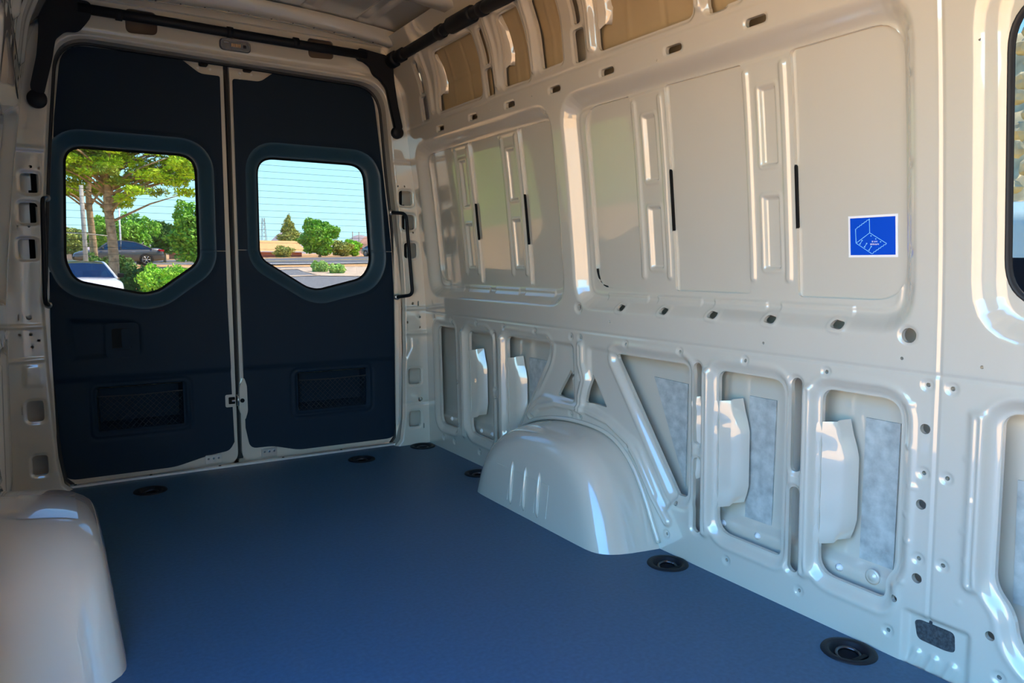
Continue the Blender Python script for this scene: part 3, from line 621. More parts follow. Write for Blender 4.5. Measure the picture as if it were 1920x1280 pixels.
pr = roundpoly([(1.29, 1.915), (1.43, 1.90), (1.455, 1.86), (1.462, 1.78), (1.478, 1.68), (1.502, 1.575), (1.478, 1.57), (1.452, 1.68), (1.435, 1.76), (1.40, 1.80), (1.37, 1.815), (1.355, 1.85), (1.32, 1.872), (1.29, 1.875)], .014)
MB().prism(pr, lambda x, z: (x, 3.422, z), lambda x, z: (x, 3.452, z)).build('end_cover', 'cover', t, bevel=.006)
MB().lathe((1.487, 3.455, 1.556), (0, -1, 0), [(.029, 0), (.029, .022), (.024, .030), (.0001, .031)], 28).build('end_cap', 'cover', t, True)
# black conduit along the right roof edge
t = tag(empty('roof_conduit', (1.45, 2.9, 1.88)), 'thick black corrugated conduit running forward along the right roof edge', 'conduit')
cp = [(1.455, 3.425, 1.885), (1.452, 3.15, 1.883), (1.447, 2.80, 1.882), (1.442, 2.58, 1.876), (1.437, 2.35, 1.862), (1.43, 1.8, 1.86), (1.43, .8, 1.86)]
MB().tube(cp, .024, 16).build('tube', 'cover', t, True)
for y0, y1, r in ((3.43, 3.36, .036), (3.34, 3.27, .030), (2.92, 2.86, .029), (2.80, 2.60, .033), (2.55, 2.50, .028)):
    f = lambda y: tuple(np.interp(-y, [-p[1] for p in cp], [p[k] for p in cp]) for k in (0,)) + (y,) + tuple(np.interp(-y, [-p[1] for p in cp], [p[k] for p in cp]) for k in (2,))
    MB().tube([f(y0), f(y0-.008), f(y1+.008), f(y1)], [r-.005, r, r, r-.005], 16).build('sleeve', 'cover', t, True)
# grab handles
def arc(P, r, n=5):
    out = [Vector(P[0])]
    for i in range(1, len(P)-1):
        p, a, c_ = Vector(P[i]), Vector(P[i-1]), Vector(P[i+1]); p0 = p+(a-p).normalized()*r; p1 = p+(c_-p).normalized()*r
        out += [p0*(1-q)**2+p*(2*q*(1-q))+p1*q*q for q in [j/n for j in range(n+1)]]
    return out+[Vector(P[-1])]
for nm, pp, lb in (('r', [(1.470, 3.49, 1.176), (1.512, 3.408, 1.168), (1.540, 3.402, .770), (1.492, 3.49, .757)], 'black tubular grab handle on the right rear door pillar'),
                   ('l', [(.020, 3.49, 1.176), (.006, 3.408, 1.168), (-.006, 3.402, .770), (.004, 3.49, .757)], 'black tubular grab handle on the left rear door pillar')):
    t = tag(empty('grab_handle', pp[1]), lb, 'grab handle')
    MB().tube(arc(pp, .03), .0085, 12).build('tube', 'cover', t, True)
    for q in (pp[0], pp[3]): MB().disc((q[0], q[1]-.008, q[2]), (0, 1, 0), .014, .012, 16).build('mount', 'steel', t, True)
# dome lamp in the header
t = tag(empty('dome_lamp', (.745, YR, 1.854)), 'small clear oblong dome lamp on the rear header', 'lamp')
lx = rect(.683, .807, 1.833, 1.876, .016)
MB().prism(lx, lambda x, z: (x, YR+.004, z), lambda x, z: (x, YR-.006, z)).build('housing', 'dark_steel', t, bevel=.003)
MB().prism(rect(.690, .800, 1.838, 1.871, .012), lambda x, z: (x, YR-.022, z), lambda x, z: (x, YR-.006, z)).build('lens', 'lens', t, bevel=.005)
bl = MB()
for q in range(5): MB().box((.731+.008*q, YR-.012, 1.854), (.005, .010, .012)).build('bulb_contact', 'amber', t)
MB().box((.708, YR-.012, 1.864), (.022, .008, .008)).build('reflector', 'chrome', t, bevel=.002)
MB().box((.782, YR-.019, 1.851), (.013, .008, .013)).build('switch', 'black', t, bevel=.002)
# window in the right wall
w1 = tag(empty('window_1', (1.62, .2, 1.13)), 'side window with black rubber seal in the right wall', kind='structure')
wr = rect(-.30, .762, .835, 1.43, .10, 10); n = len(wr)
b = MB(); rings = [(offp(wr, -.003), .034), (offp(wr, .000), .027), (offp(wr, .004), .026), (offp(wr, .008), .031), (offp(wr, .010), .038)]
V = [rp(y, z, d) for P, d in rings for y, z in P]
b.add(V, [(r*n+i, r*n+(i+1) % n, (r+1)*n+(i+1) % n, (r+1)*n+i) for r in range(4) for i in range(n)]); b.build('seal', 'rubber', w1, True)
MB().prism(offp(wr, .007), lambda y, z: rp(y, z, .036), lambda y, z: rp(y, z, .040)).build('window_pane', 'glass', w1)
# blue load label on the rightmost panel
t = tag(empty('load_label', rp(1.063, .99, RD+.009)), 'blue and white sticker with a line drawing on the wall panel', 'sticker')
dS = RD+.0095
def sq(u, v): return (1.126-.1255*u, 1.0385-.099*v)        # fractions of the sticker, from its top far corner
def sp(u, v, k): y, z = sq(u, v); return rp(y, z, dS-k)
MB().prism([(0, 0), (1, 0), (1, 1), (0, 1)], lambda u, v: sp(u, v, .0008), lambda u, v: sp(u, v, 0)).build('backing', 'white', t)
MB().prism([(.042, .055), (.952, .055), (.952, .945), (.042, .945)], lambda u, v: sp(u, v, .0012), lambda u, v: sp(u, v, .0004)).build('print_field', 'blue', t)
def stroke(u0, v0, u1, v1, wd=.012, nm='print_line', m='cyan'):
    dx, dy = u1-u0, v1-v0; L = math.hypot(dx, dy); nx, ny = -dy/L*wd/2, dx/L*wd/2
    MB().prism([(u0+nx, v0+ny), (u1+nx, v1+ny), (u1-nx, v1-ny), (u0-nx, v0-ny)], lambda u, v: sp(u, v, .0016), lambda u, v: sp(u, v, .0008)).build(nm, m, t)
def zig(u0, v0, u1, v1, k):
    for i in range(k):
        a, b_ = i/k, (i+1)/k; o_ = .012*(1 if i % 2 else -1); stroke(u0+(u1-u0)*a, v0+(v1-v0)*a+(o_ if i else 0), u0+(u1-u0)*b_, v0+(v1-v0)*b_-(o_ if i < k-1 else 0))
def lu(px, py): return ((px-140)/1200, (py-205+(px-140)*.053)/(960+(px-140)*.053))
for a, b_ in (((325, 500), (335, 830)), ((672, 262), (675, 590)), ((335, 830), (675, 590)), ((675, 590), (1075, 840)), ((335, 830), (720, 1080))): stroke(*lu(*a), *lu(*b_))
zig(*lu(325, 500), *lu(672, 262), 12); zig(*lu(720, 1080), *lu(1075, 840), 12)
for a, b_ in (((485, 770), (432, 850)), ((597, 840), (545, 920)), ((708, 912), (655, 995))):
    stroke(*lu(*a), *lu(*b_), .010)
    for q in (a, b_): stroke(lu(*q)[0]-.012, lu(*q)[1], lu(*q)[0]+.012, lu(*q)[1], .028, 'print_dot')
for q in ((706, 660), (820, 732), (935, 803)): stroke(lu(*q)[0]-.010, lu(*q)[1], lu(*q)[0]+.010, lu(*q)[1], .024, 'print_dot')
def text(body, u, v, hgt):
    cu = bpy.data.curves.new('print_text', 'FONT'); cu.body = body; cu.size = hgt; cu.align_x = 'CENTER'; cu.extrude = .0002
    tmp = bpy.data.objects.new('print_text', cu); COL.objects.link(tmp); dg = bpy.context.evaluated_depsgraph_get(); dg.update()
    me = bpy.data.meshes.new_from_object(tmp.evaluated_get(dg)); bpy.data.objects.remove(tmp)
    y0, z0 = sq(u, v)
    for vv in me.vertices: y, z = y0-vv.co.x*1.25, z0+vv.co.y; vv.co = Vector(rp(y, z, dS-.0014-vv.co.z))
    link('print_text', me, 'white', t, False)
text('8 kN', lu(790, 812)[0], lu(790, 812)[1], .0055); text('800daN', lu(790, 875)[0], lu(790, 875)[1], .0055)

# ------------------------------------------------------------------ outdoors
rng = np.random.default_rng(7); random.seed(7)
_YT = [-400, 0, 20, 35, 42, 50, 55, 60, 70, 90, 150, 400, 1500]; _ZT = [-.65, -.65, -.44, -.28, .05, .39, .72, .95, 1.45, 1.62, 2.2, 5, 12]
def tz(x, y):
    x = np.asarray(x, float); y = np.asarray(y, float); z = np.interp(y, _YT, _ZT)
    bl = np.clip((12-x)/5, 0, 1)*np.clip((x+60)/20, 0, 1); z = z + bl*np.interp(y, [38, 46, 52, 62, 75], [0, .55, .42, .1, 0])
    return z + np.clip((y-45)/20, 0, 1)*np.clip(x-19, -15, 40)*.025
def drape(name, X, Y, m, dz=0, parent=None, label=None):
    V = np.stack([X, Y, tz(X, Y)+dz], -1).reshape(-1, 3); a, b_ = X.shape; i = np.arange(a*b_).reshape(a, b_)
    Q = np.stack([i[:-1, :-1], i[1:, :-1], i[1:, 1:], i[:-1, 1:]], -1).reshape(-1, 4); o = bigmesh(name, V, Q, m, parent)
    return o
gx = np.r_[-600, -300, -150, -80, -50, np.arange(-30, 61, 2), 75, 95, 130, 200, 350, 700]; gy = np.r_[-500, -200, -80, -40, np.arange(-20, 100, 2), 120, 150, 200, 300, 500, 900]
X, Y = np.meshgrid(gx, gy, indexing='ij'); g = drape('ground', X, Y, 'ground'); tag(g, 'pale tan ground around the van', kind='structure')
def strip(name, pts0, pts1, m, dz, label, k=14):
    """ribbon between two polylines of equal length"""
    t = np.linspace(0, 1, k); P0 = np.array(pts0, float); P1 = np.array(pts1, float)
    A = np.stack([np.interp(t*(len(P0)-1), range(len(P0)), P0[:, q]) for q in (0, 1)], 1); B_ = np.stack([np.interp(t*(len(P1)-1), range(len(P1)), P1[:, q]) for q in (0, 1)], 1)
    u = np.linspace(0, 1, 9)[:, None]; X = A[None, :, 0]*(1-u)+B_[None, :, 0]*u; Y = A[None, :, 1]*(1-u)+B_[None, :, 1]*u
    return tag(drape(name, X, Y, m, dz), label, kind='structure')
strip('ground_lot', [(4, 26), (40, 26)], [(9, 56), (40, 53)], 'asphalt', .02, 'grey asphalt car park behind the van')
strip('ground_road', [(-80, 60), (20, 59.5), (120, 58)], [(-80, 70), (20, 70), (120, 70)], 'road', .03, 'grey road crossing behind the car park', 30)
strip('ground_road_line', [(-80, 65), (120, 64.2)], [(-80, 65.35), (120, 64.55)], 'line', .06, 'yellow centre line of the road', 30)
strip('ground_kerb', [(-80, 59.3), (20, 58.8), (120, 57.2)], [(-80, 60), (20, 59.5), (120, 58)], 'kerb', .10, 'pale kerb along the road', 30)
strip('ground_island', [(14.3, 45), (40, 36)], [(15.2, 54), (40, 56)], 'gravel', .05, 'orange gravel island with low bushes')
strip('ground_sand_near', [(12.0, 44.3), (14.6, 45.5)], [(12.0, 45.6), (14.6, 46.2)], 'gravel', .05, 'narrow sandy streak on the car park nearer the van')
strip('ground_sand_far', [(12.6, 52), (16.5, 53)], [(12.6, 53.2), (16.5, 54.4)], 'gravel', .05, 'narrow sandy streak on the car park nearer the road')
def leaves(n, blobs, s0, s1, flat=0.0, shell=.55):
    """n little leaf quads spread through ellipsoids (cx, cy, cz, rx, ry, rz)"""
    B_ = np.array(blobs, float); wgt = (B_[:, 3]*B_[:, 4]*B_[:, 5])**.66; k = rng.choice(len(B_), n, p=wgt/wgt.sum())
    d = rng.normal(size=(n, 3)); d /= np.linalg.norm(d, axis=1, keepdims=True); r = shell+(1-shell)*rng.random(n)**.6
    r *= 1+.16*np.sin(d[:, 0]*5+k)+.12*np.sin(d[:, 2]*7+2*k)
    C_ = B_[k, :3]+d*r[:, None]*B_[k, 3:]
    u = rng.normal(size=(n, 3)); u /= np.linalg.norm(u, axis=1, keepdims=True); v = rng.normal(size=(n, 3)); v -= (v*u).sum(1, keepdims=True)*u; v /= np.linalg.norm(v, axis=1, keepdims=True)
    s_ = (s0+(s1-s0)*rng.random(n))[:, None]; asp = 1-flat
    V = np.stack([C_+u*s_, C_+v*s_*.5*asp, C_-u*s_, C_-v*s_*.5*asp], 1).reshape(-1, 3)
    return V, np.arange(4*n).reshape(n, 4)
def foliage(name, n, blobs, s0, s1, m, parent, flat=0., shell=.55):
    V, Q = leaves(n, blobs, s0, s1, flat, shell); return bigmesh(name, V, Q, m, parent, smooth=False)
def G(x, y): return float(tz(x, y))
def broadleaf(name, label, x, y, z0, z1, r, m, n=5000, ls=.14, group=None, cat='tree', trunk=True, blobs=None):
    g0 = G(x, y); t = tag(empty(name, (x, y, g0)), label, cat, group); h = z1-z0
    if blobs is None:
        blobs = [(x+r*.45*math.cos(q*2.1)*(1 if q else 0), y+r*.4*math.sin(q*2.1)*(1 if q else 0), z0+h*(.30+.12*q if q < 5 else .5), r*(.80-.07*q), r*(.80-.07*q), h*(.32-.02*q)) for q in range(5)]
    foliage('crown', n, blobs, ls*.6, ls, m, t)
    if trunk:
        b = MB(); b.tube([(x, y, g0-.1), (x+.05, y, g0+(z0-g0)*.6), (x, y, z0+h*.45)], [r*.10, r*.075, r*.04], 8)
        for q in range(4): b.tube([(x, y, z0+h*.2), (x+r*.5*math.cos(q*1.7), y+r*.5*math.sin(q*1.7), z0+h*.6)], [r*.04, r*.015], 6)
        b.build('trunk', 'bark', t, True)
    return t
def bush(name, label, x, y, rx, ry, h, m, n=2500, ls=.08, group=None, base=None):
    g0 = G(x, y) if base is None else base; t = tag(empty(name, (x, y, g0)), label, 'bush', group)
    bl = [(x, y, g0+h*.45, rx*.9, ry*.9, h*.5)] + [(x+rx*.55*math.cos(q*1.26), y+ry*.5*math.sin(q*1.26), g0+h*(.42+.1*(q % 3)), rx*.5, ry*.5, h*.40) for q in range(5)]
    foliage('foliage', n, bl, ls*.6, ls, m, t)
    b = MB()
    for q in range(5): b.tube([(x+.05*math.cos(q), y+.05*math.sin(q), g0-.05), (x+rx*.5*math.cos(q*1.3), y+ry*.5*math.sin(q*1.3), g0+h*.7)], [.03, .01], 5)
    b.build('stems', 'bark', t, True); return t
# the pine behind the left window
def pine(label, x, y, r, ztop, clumps, lean):
    g0 = G(x, y); t = tag(empty('pine_tree', (x, y, g0)), label, 'tree')
    zz_ = np.linspace(g0-.2, ztop, 14); tp = [(x+lean*(z-g0)+.05*math.sin(z*1.3), y, z) for z in zz_]
    MB().tube(tp, [r*(1.25 if i == 0 else 1)*(1-.55*i/13) for i in range(14)], 14).build('trunk', 'bark', t, True)
    b = MB()
    for cx_, cy_, cz_, rr in clumps[::2]:
        zb = max(2.0, cz_-.6-.25*abs(cx_-x)); p0 = Vector((x+lean*(zb-g0), y, zb)); p1 = Vector((cx_, cy_, cz_)); mid = (p0+p1)/2+Vector((0, 0, .12))
        b.tube([p0, mid, p1], [.06, .035, .012], 6)
    b.build('branches', 'bark', t, True)
    bl = [(c[0], c[1], c[2], c[3], c[3], c[3]*.42) for c in clumps]
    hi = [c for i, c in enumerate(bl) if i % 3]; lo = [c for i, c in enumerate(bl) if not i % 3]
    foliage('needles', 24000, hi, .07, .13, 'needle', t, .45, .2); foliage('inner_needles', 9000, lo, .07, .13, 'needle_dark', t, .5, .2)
    return t
cl = []
for i in range(135):
    u = rng.random(); x_ = .3+5.3*u; zlo = 3.9 - .9*math.exp(-((x_-2.6)/1.1)**2) - (.3 if x_ > 4.4 else 0); z_ = zlo + (6.3-zlo)*rng.random()**.75
    cl.append((x_, 33+rng.normal()*.9, z_, .34+.28*rng.random()))
pine('tall bright green pine with a thick reddish brown trunk beside the white car', 2.25, 33, .215, 6.8, cl, -.004)
cl = [(.2+2.6*rng.random(), 37.5+rng.normal()*.7, 4.0+3*rng.random(), .35+.25*rng.random()) for _ in range(26)]
pine('second pine, its trunk half hidden behind the grey timber post', 1.80, 37.5, .18, 6.5, cl, .004)
t = tag(empty('timber_post', (1.25, 31, G(1.25, 31))), 'weathered grey timber post standing left of the pine trunks', 'post')
MB().tube([(1.27, 31, G(1.25, 31)-.1), (1.26, 31, 2), (1.24, 31, 3.7)], [.085, .078, .07], 10).build('shaft', 'wood', t, True)
MB().tube([(.2, 31.05, 2.02), (1.25, 31.05, 2.0), (2.0, 31.02, 1.93)], .02, 6).build('cross_rail', 'wood', t, True)
bush('dark_hedge', 'dark green clipped hedge behind the pine trunk', 2.35, 36.5, 1.25, .8, 1.55, 'leaf_dark', 6000, .10)
bush('dark_hedge', 'low dark green shrub right of the pine trunk, before the grey saloon', 3.25, 33.5, .75, .6, 1.15, 'leaf_dark', 3500, .09)
bush('bright_bush', 'large bright green bush at the lower right of the left rear window', 3.85, 30, 1.05, .8, 1.22, 'leaf_bright', 7000, .085)
for x_, y_, z0, z1, r_, m_, lb in ((3.9, 60, 1.6, 4.2, 1.25, 'leaf', 'leafy green tree directly above the roof of the grey saloon'), (5.9, 62, 1.6, 4.6, 1.5, 'leaf', 'leafy green tree between the lamp post and the round tree'),
                                  (8.2, 66, 1.8, 4.3, 1.2, 'leaf_dark', 'darker tree standing just left of the round tree'), (7.15, 45, .95, 4.3, 1.35, 'leaf', 'big round green tree at the right edge of the left rear window'),
                                  (2.0, 66, 1.6, 3.6, 1.3, 'leaf_pale', 'pale green tree above the tan house')):
    broadleaf('broadleaf_tree', lb, x_, y_, z0, z1, r_, m_, 6500, .15)
t = tag(empty('lamp_post', (4.5, 58, G(4.5, 58))), 'slim white lamp post behind the grey saloon', 'lamp post')
MB().tube([(4.5, 58, G(4.5, 58)), (4.5, 58, 5.0)], [.07, .05], 8).build('pole', 'white', t, True); MB().box((4.3, 58, 5.0), (.5, .15, .08)).build('head', 'white', t)
# ---- cars: x forward, y left, z up, in the car's own frame
def car(name, label, loc, heading, body, roof, L=4.75, H=1.45, Wd=1.82, kind='saloon', base=None):
    g0 = G(loc[0], loc[1]) if base is None else base
    t = tag(empty(name, (loc[0], loc[1], g0)), label, 'car'); t.rotation_euler = (0, 0, heading)
    M = Matrix.Translation((loc[0], loc[1], g0)) @ Matrix.Rotation(heading, 4, 'Z')
    def put(b, nm, m, par=None, sm=True, bev=0):
        o = b.build(nm, m, None, sm, bev); o.parent = par or t; return o
    hl = L/2
    if kind == 'saloon':
        sx = [-1, -.97, -.86, -.72, -.5, -.2, .1, .35, .5, .7, .86, .96, 1]; sh = [.62, .92, 1.0, 1.0, .97, .95, .93, .92, .90, .84, .76, .66, .52]; zr = [(-.72, 1.0), (-.52, 1.22), (-.34, 1.38), (-.12, H), (.10, H-.01), (.24, 1.34), (.46, .92)]
    else:
        sx = [-1, -.97, -.86, -.7, -.5, -.2, .1, .3, .45, .65, .82, .95, 1]; sh = [.62, .90, .94, .94, .94, .93, .93, .93, .93, .90, .84, .72, .55]; zr = [(-.96, .94), (-.88, 1.25), (-.80, H-.03), (-.4, H), (.05, H-.01), (.14, 1.36), (.42, .94)]
    V = []; hw = Wd/2
    for f_, z in zip(sx, sh):
        wv = hw*(1-.20*abs(f_)**5); x = f_*hl; zb = .22+.10*abs(f_)**6
        V += [(x, s_*wv*a, zz2) for s_, a, zz2 in ((1, .0, zb), (1, .9, zb), (1, 1.0, zb+.16), (1, 1.0, z*.72), (1, .965, z*.93), (1, .80, z+.012), (1, .0, z+.03), (-1, .80, z+.012), (-1, .965, z*.93), (-1, 1.0, z*.72), (-1, 1.0, zb+.16), (-1, .9, zb))]
    n_ = 12; F = [(i*n_+k, i*n_+(k+1) % n_, (i+1)*n_+(k+1) % n_, (i+1)*n_+k) for i in range(len(sx)-1) for k in range(n_)]; F += [tuple(range(n_)), tuple(range((len(sx)-1)*n_, len(sx)*n_))[::-1]]
    put(MB().add(V, F), 'body', body)
    zi = lambda f_: np.interp(f_, sx, sh)
    # greenhouse: glass sides, painted roof and pillars
    gb = [(f_, z, hw*(.93 if z < 1.05 else .93-.24*min(1, (z-.95)/(H-.95)))) for f_, z in zr]
    V = [];
    for f_, z, ww in gb:
        zb = float(zi(f_))*.97; V += [(f_*hl, hw*.93, zb), (f_*hl, ww, max(z-.03, zb)), (f_*hl, 0, z), (f_*hl, -ww, max(z-.03, zb)), (f_*hl, -hw*.93, zb)]
    k = len(gb); sides = [(i*5+a, i*5+a+1, (i+1)*5+a+1, (i+1)*5+a) for i in range(k-1) for a in (0, 3)]; tops = [(i*5+a, i*5+a+1, (i+1)*5+a+1, (i+1)*5+a) for i in range(k-1) for a in (1, 2)]
    rf = [f for q, f in enumerate(tops) if zr[q//2][1] > 1.30 and zr[q//2+1][1] > 1.30]; ws = [f for f in tops if f not in rf]
    for a_ in (0, 3): put(MB().add(V, [f for f in sides if f[0] % 5 == a_]), 'side_window', 'car_glass')
    fs = min(f[0] for f in rf); put(MB().add(V, [f for f in ws if f[0] < fs]), 'rear_window', 'car_glass'); put(MB().add(V, [f for f in ws if f[0] > fs]), 'windscreen', 'car_glass')
    put(MB().add([(a, b_*1.01, c_+.006) for a, b_, c_ in V], rf), 'roof', roof)
    for s_ in (1, -1):
        for i0, i1 in ((k-1, k-3), (0, 2)):
            put(MB().tube([(gb[i][0]*hl, s_*gb[i][2]*1.0, max(gb[i][1]-.03, .9)) for i in ([i0, (i0+i1)//2, i1])], .035, 6), 'pillar', body)
        i = [q for q in range(k) if gb[q][1] >= H-.05]; put(MB().tube([(gb[q][0]*hl, s_*gb[q][2], gb[q][1]-.03) for q in range(1, k-1)], .028, 6), 'roof_rail', body)
        put(MB().tube([(-.02*hl, s_*hw*.94, .93), (-.04*hl, s_*hw*.72, H-.05)], .035, 6), 'pillar', body)
        put(MB().box((.36*hl, s_*(hw+.07), 1.0), (.10, .17, .13)), 'mirror', 'black' if kind != 'saloon' else body, None, False, .03)
        for f_ in (-.58, .60):
            c_ = (f_*hl, s_*(hw-.19), .33)
            wh = put(MB().lathe(c_, (0, s_, 0), [(.21, 0), (.32, .0), (.335, .03), (.335, .17), (.32, .20), (.235, .20), (.225, .17), (.0001, .17)], 28), 'wheel', 'tyre')
            b = MB().lathe((c_[0], c_[1], c_[2]), (0, s_, 0), [(.228, .172), (.236, .196), (.222, .198), (.214, .176)], 28)
            for q in range(6): a = q*math.pi/3; b.tube([(c_[0], c_[1]+s_*.185, c_[2]), (c_[0]+.222*math.cos(a), c_[1]+s_*.185, c_[2]+.222*math.sin(a))], .022, 5)
            o = put(b.disc((c_[0], c_[1]+s_*.17, c_[2]), (0, s_, 0), .05, .025, 12), 'rim', 'steel'); o.parent = wh
            put(MB().lathe((c_[0], s_*(hw-.004), .33), (0, s_, 0), [(.345, 0), (.375, .012), (.345, .010)], 28), 'wheel_opening', 'black')
        if kind == 'saloon':
            put(MB().prism(roundpoly([(-.99, .80), (-.995, .92), (-.86, .955), (-.86, .88)], .01), lambda a, z: (a*hl, s_*hw*.86, z), lambda a, z: (a*hl, s_*hw*.965, z)), 'tail_lamp', 'red_lamp', None, False)
            put(MB().tube([(.42*hl, s_*hw*.99, .72), (-.55*hl, s_*hw*.995, .76)], .008, 5), 'body_crease', body)
            for f_ in (.02, -.30): put(MB().box((f_*hl, s_*hw*.985, .78), (.20, .04, .03)), 'door_handle', 'steel', None, False, .01)
        else:
            hlm = put(MB().lathe((.85*hl, s_*hw*.68, .70), (1, s_*.35, .55), [(.145, -.04), (.15, .02), (.125, .05), (.06, .07), (.0001, .075)], 22), 'headlamp', 'lens')
            o = put(MB().lathe((.85*hl, s_*hw*.68, .70), (1, s_*.35, .55), [(.155, -.03), (.165, .01), (.150, .022)], 22), 'bezel', 'chrome'); o.parent = hlm
            o = put(MB().box((.925*hl, s_*hw*.70, .595), (.05, .12, .06)), 'indicator', 'amber', None, False, .02); o.parent = hlm
    b = MB(); b.prism(roundpoly([(-.55, .45), (.55, .45), (.48, .62), (-.48, .62)], .03), lambda a, z: (hl*.985, a, z), lambda a, z: (hl*1.004, a, z)); put(b, 'grille', 'black', None, False)
    b = MB()
    for yy in (.35, -.35): b.tube([(.02*hl, yy, 1.10), (.0, yy, .98)], .10, 8)
    for yy in (.35, -.35): b.box((-.10*hl, yy, .90), (.14, .46, .50))
    put(b, 'seats', 'black', None, False)
    return t
car('hatchback_car', 'small white hatchback with dark roof facing the van, seen through the left rear window', (.88, 25.6), -math.pi/2+.16, 'car_white', 'dark_roof', 3.75, 1.43, 1.72, 'hatch', base=-.42)
car('saloon_car', 'grey four door saloon parked side on behind the bushes', (3.75, 50), math.pi, 'car_grey', 'car_grey', base=.84)
car('saloon_car', 'pale blue car at the far right edge of the right rear window', (30.3, 75), -math.pi/2+.3, 'car_blue', 'car_blue', base=1.72)
# ---- through the right rear window
t = tag(empty('tan_roof_house', (24, 90, 1.55)), 'low house with tan tiled roof and red walls across the road', 'house')
MB().box((19.3, 92.5, 1.9), (14, 5, 1.2)).build('wall', 'red_wall', t)
b = MB(); b.add([(11.8, 89.6, 2.42), (26.8, 89.6, 2.42), (26.4, 92.5, 3.75), (12, 92.5, 3.75), (26.8, 95.4, 2.42), (11.8, 95.4, 2.42), (11.8, 89.6, 2.34), (26.8, 89.6, 2.34)], [(0, 1, 2, 3), (3, 2, 4, 5), (1, 4, 2), (0, 3, 5), (6, 7, 1, 0)]); r_ = b.build('roof', 'roof_tile', t)
MB().box((19.3, 89.58, 2.38), (15, .06, .12)).build('fascia', 'white', r_)
t = tag(empty('tan_house', (-1, 74, 1.4)), 'tan house with a low gable at the left edge of the left rear window', 'house')
MB().box((-1.0, 75, 2.0), (7.6, 4, 1.9)).build('wall', 'tan_wall', t)
MB().add([(-5.2, 72.6, 2.7), (3.2, 72.6, 2.7), (-1, 72.6, 4.0), (-5.2, 77.4, 2.7), (3.2, 77.4, 2.7), (-1, 77.4, 4.0)], [(0, 1, 2), (3, 5, 4), (1, 4, 5, 2), (0, 2, 5, 3)]).build('roof', 'roof_tile', t)
g0 = G(27.6, 100); t = tag(empty('conifer_tree', (27.6, 100, g0)), 'pointed yellow green conifer rising behind the tan roofed house', 'tree')
foliage('crown', 7000, [(27.6+.5*math.sin(q*2.4)*(1-q/9), 100, 3.6+.42*q, 1.75*(1-q/9.5), 1.6*(1-q/9.5), .55) for q in range(9)], .12, .22, 'leaf_pale', t, .3, .3)
MB().tube([(27.6, 100, g0), (27.6, 100, 7.0)], [.2, .05], 8).build('trunk', 'bark', t, True)
broadleaf('broadleaf_tree', 'rounded green tree right of the tan roofed house', 25.3, 80, 2.0, 5.7, 2.05, 'leaf', 9000, .22)
broadleaf('broadleaf_tree', 'low pale green tree between the rounded tree and the red hill', 29.2, 84, 1.9, 3.6, 1.3, 'leaf_pale', 4000, .18)
broadleaf('broadleaf_tree', 'small bright tree next to the tall fence poles', 31.2, 86, 2.0, 3.8, 1.1, 'leaf_bright', 3500, .18)
broadleaf('broadleaf_tree', 'thin olive bush in front of the red wall of the house', 23.1, 86, 1.6, 3.0, 1.15, 'leaf_pale', 2600, .14)
bush('roadside_bush', 'fluffy light green bush left of its twin on the gravel island', 15.85, 50, .60, .5, .78, 'grass', 4000, .09)
bush('roadside_bush', 'fluffy light green bush right of its twin on the gravel island', 16.35, 48, .56, .5, .66, 'grass', 3500, .09)
# red rock hill
hx = np.linspace(30, 130, 60); hy = np.linspace(103, 122, 20); X, Y = np.meshgrid(hx, hy, indexing='ij')
Z = tz(X, Y)-.4 + np.clip((X-37.5)/5.5, 0, 3.2)*3.3*np.clip((Y-104)/5, 0, 1)*np.clip((121-Y)/10, 0, 1) + .35*np.sin(X*1.7+Y*.8)*np.clip((X-38)/4, 0, 1)+.25*np.sin(X*3.9-Y*2.1)*np.clip((X-38)/4, 0, 1)
i = np.arange(X.size).reshape(X.shape); o = bigmesh('ground_red_hill', np.stack([X, Y, Z], -1).reshape(-1, 3), np.stack([i[:-1, :-1], i[1:, :-1], i[1:, 1:], i[:-1, 1:]], -1).reshape(-1, 4), 'red_rock'); tag(o, 'red rocky hillside', kind='structure')
for k_, x_ in enumerate((43.6, 44.7, 46.2)):
    tag(MB().tube([(x_, 120, 2), (x_, 120, 6.3)], .09, 8).build('fence_pole', 'wood', None, True), ('leftmost', 'middle', 'rightmost')[k_]+' of three tall thin poles on the red hill', 'pole', 'poles on the red hill')
b = MB()
for i in range(14): b.tube([(43.6, 120.25, 3.2+i*.2), (50, 120.25, 3.2+i*.2)], .012, 4, False)
for i in range(24): b.tube([(43.6+i*.27, 120.25, 3.2), (43.6+i*.27, 120.25, 5.8)], .012, 4, False)
tag(b.build('safety_net', 'wood', None), 'fine grey netting hung between the tall poles', 'net')
t = tag(empty('lattice_tower', (73, 300, 8)), 'distant lattice tower on the skyline above the tan roof', 'tower'); b = MB()
for s0, s1 in ((-1, -1), (-1, 1), (1, -1), (1, 1)): b.tube([(73+1.3*s0, 300+1.3*s1, 4), (73+.4*s0, 300+.4*s1, 18.8)], .12, 4)
for q in range(9):
    z = 5+q*1.5; a = 1.3-.06*z; b.tube([(73-a, 300-a, z), (73+a, 300-a, z+1.2)], .07, 4); b.tube([(73+a, 300-a, z), (73-a, 300-a, z+1.2)], .07, 4)
b.build('frame', 'steel', t)
hx = np.linspace(-300, 700, 160); hy = np.array([850, 900, 950, 1000, 1050]); X, Y = np.meshgrid(hx, hy, indexing='ij')
rg = 24+12*np.sin(X*.021+1)+9*np.sin(X*.047+2)+4*np.sin(X*.13); Z = np.where(Y == 950, rg, np.where(np.abs(Y-950) > 60, 0, rg*.55))+4
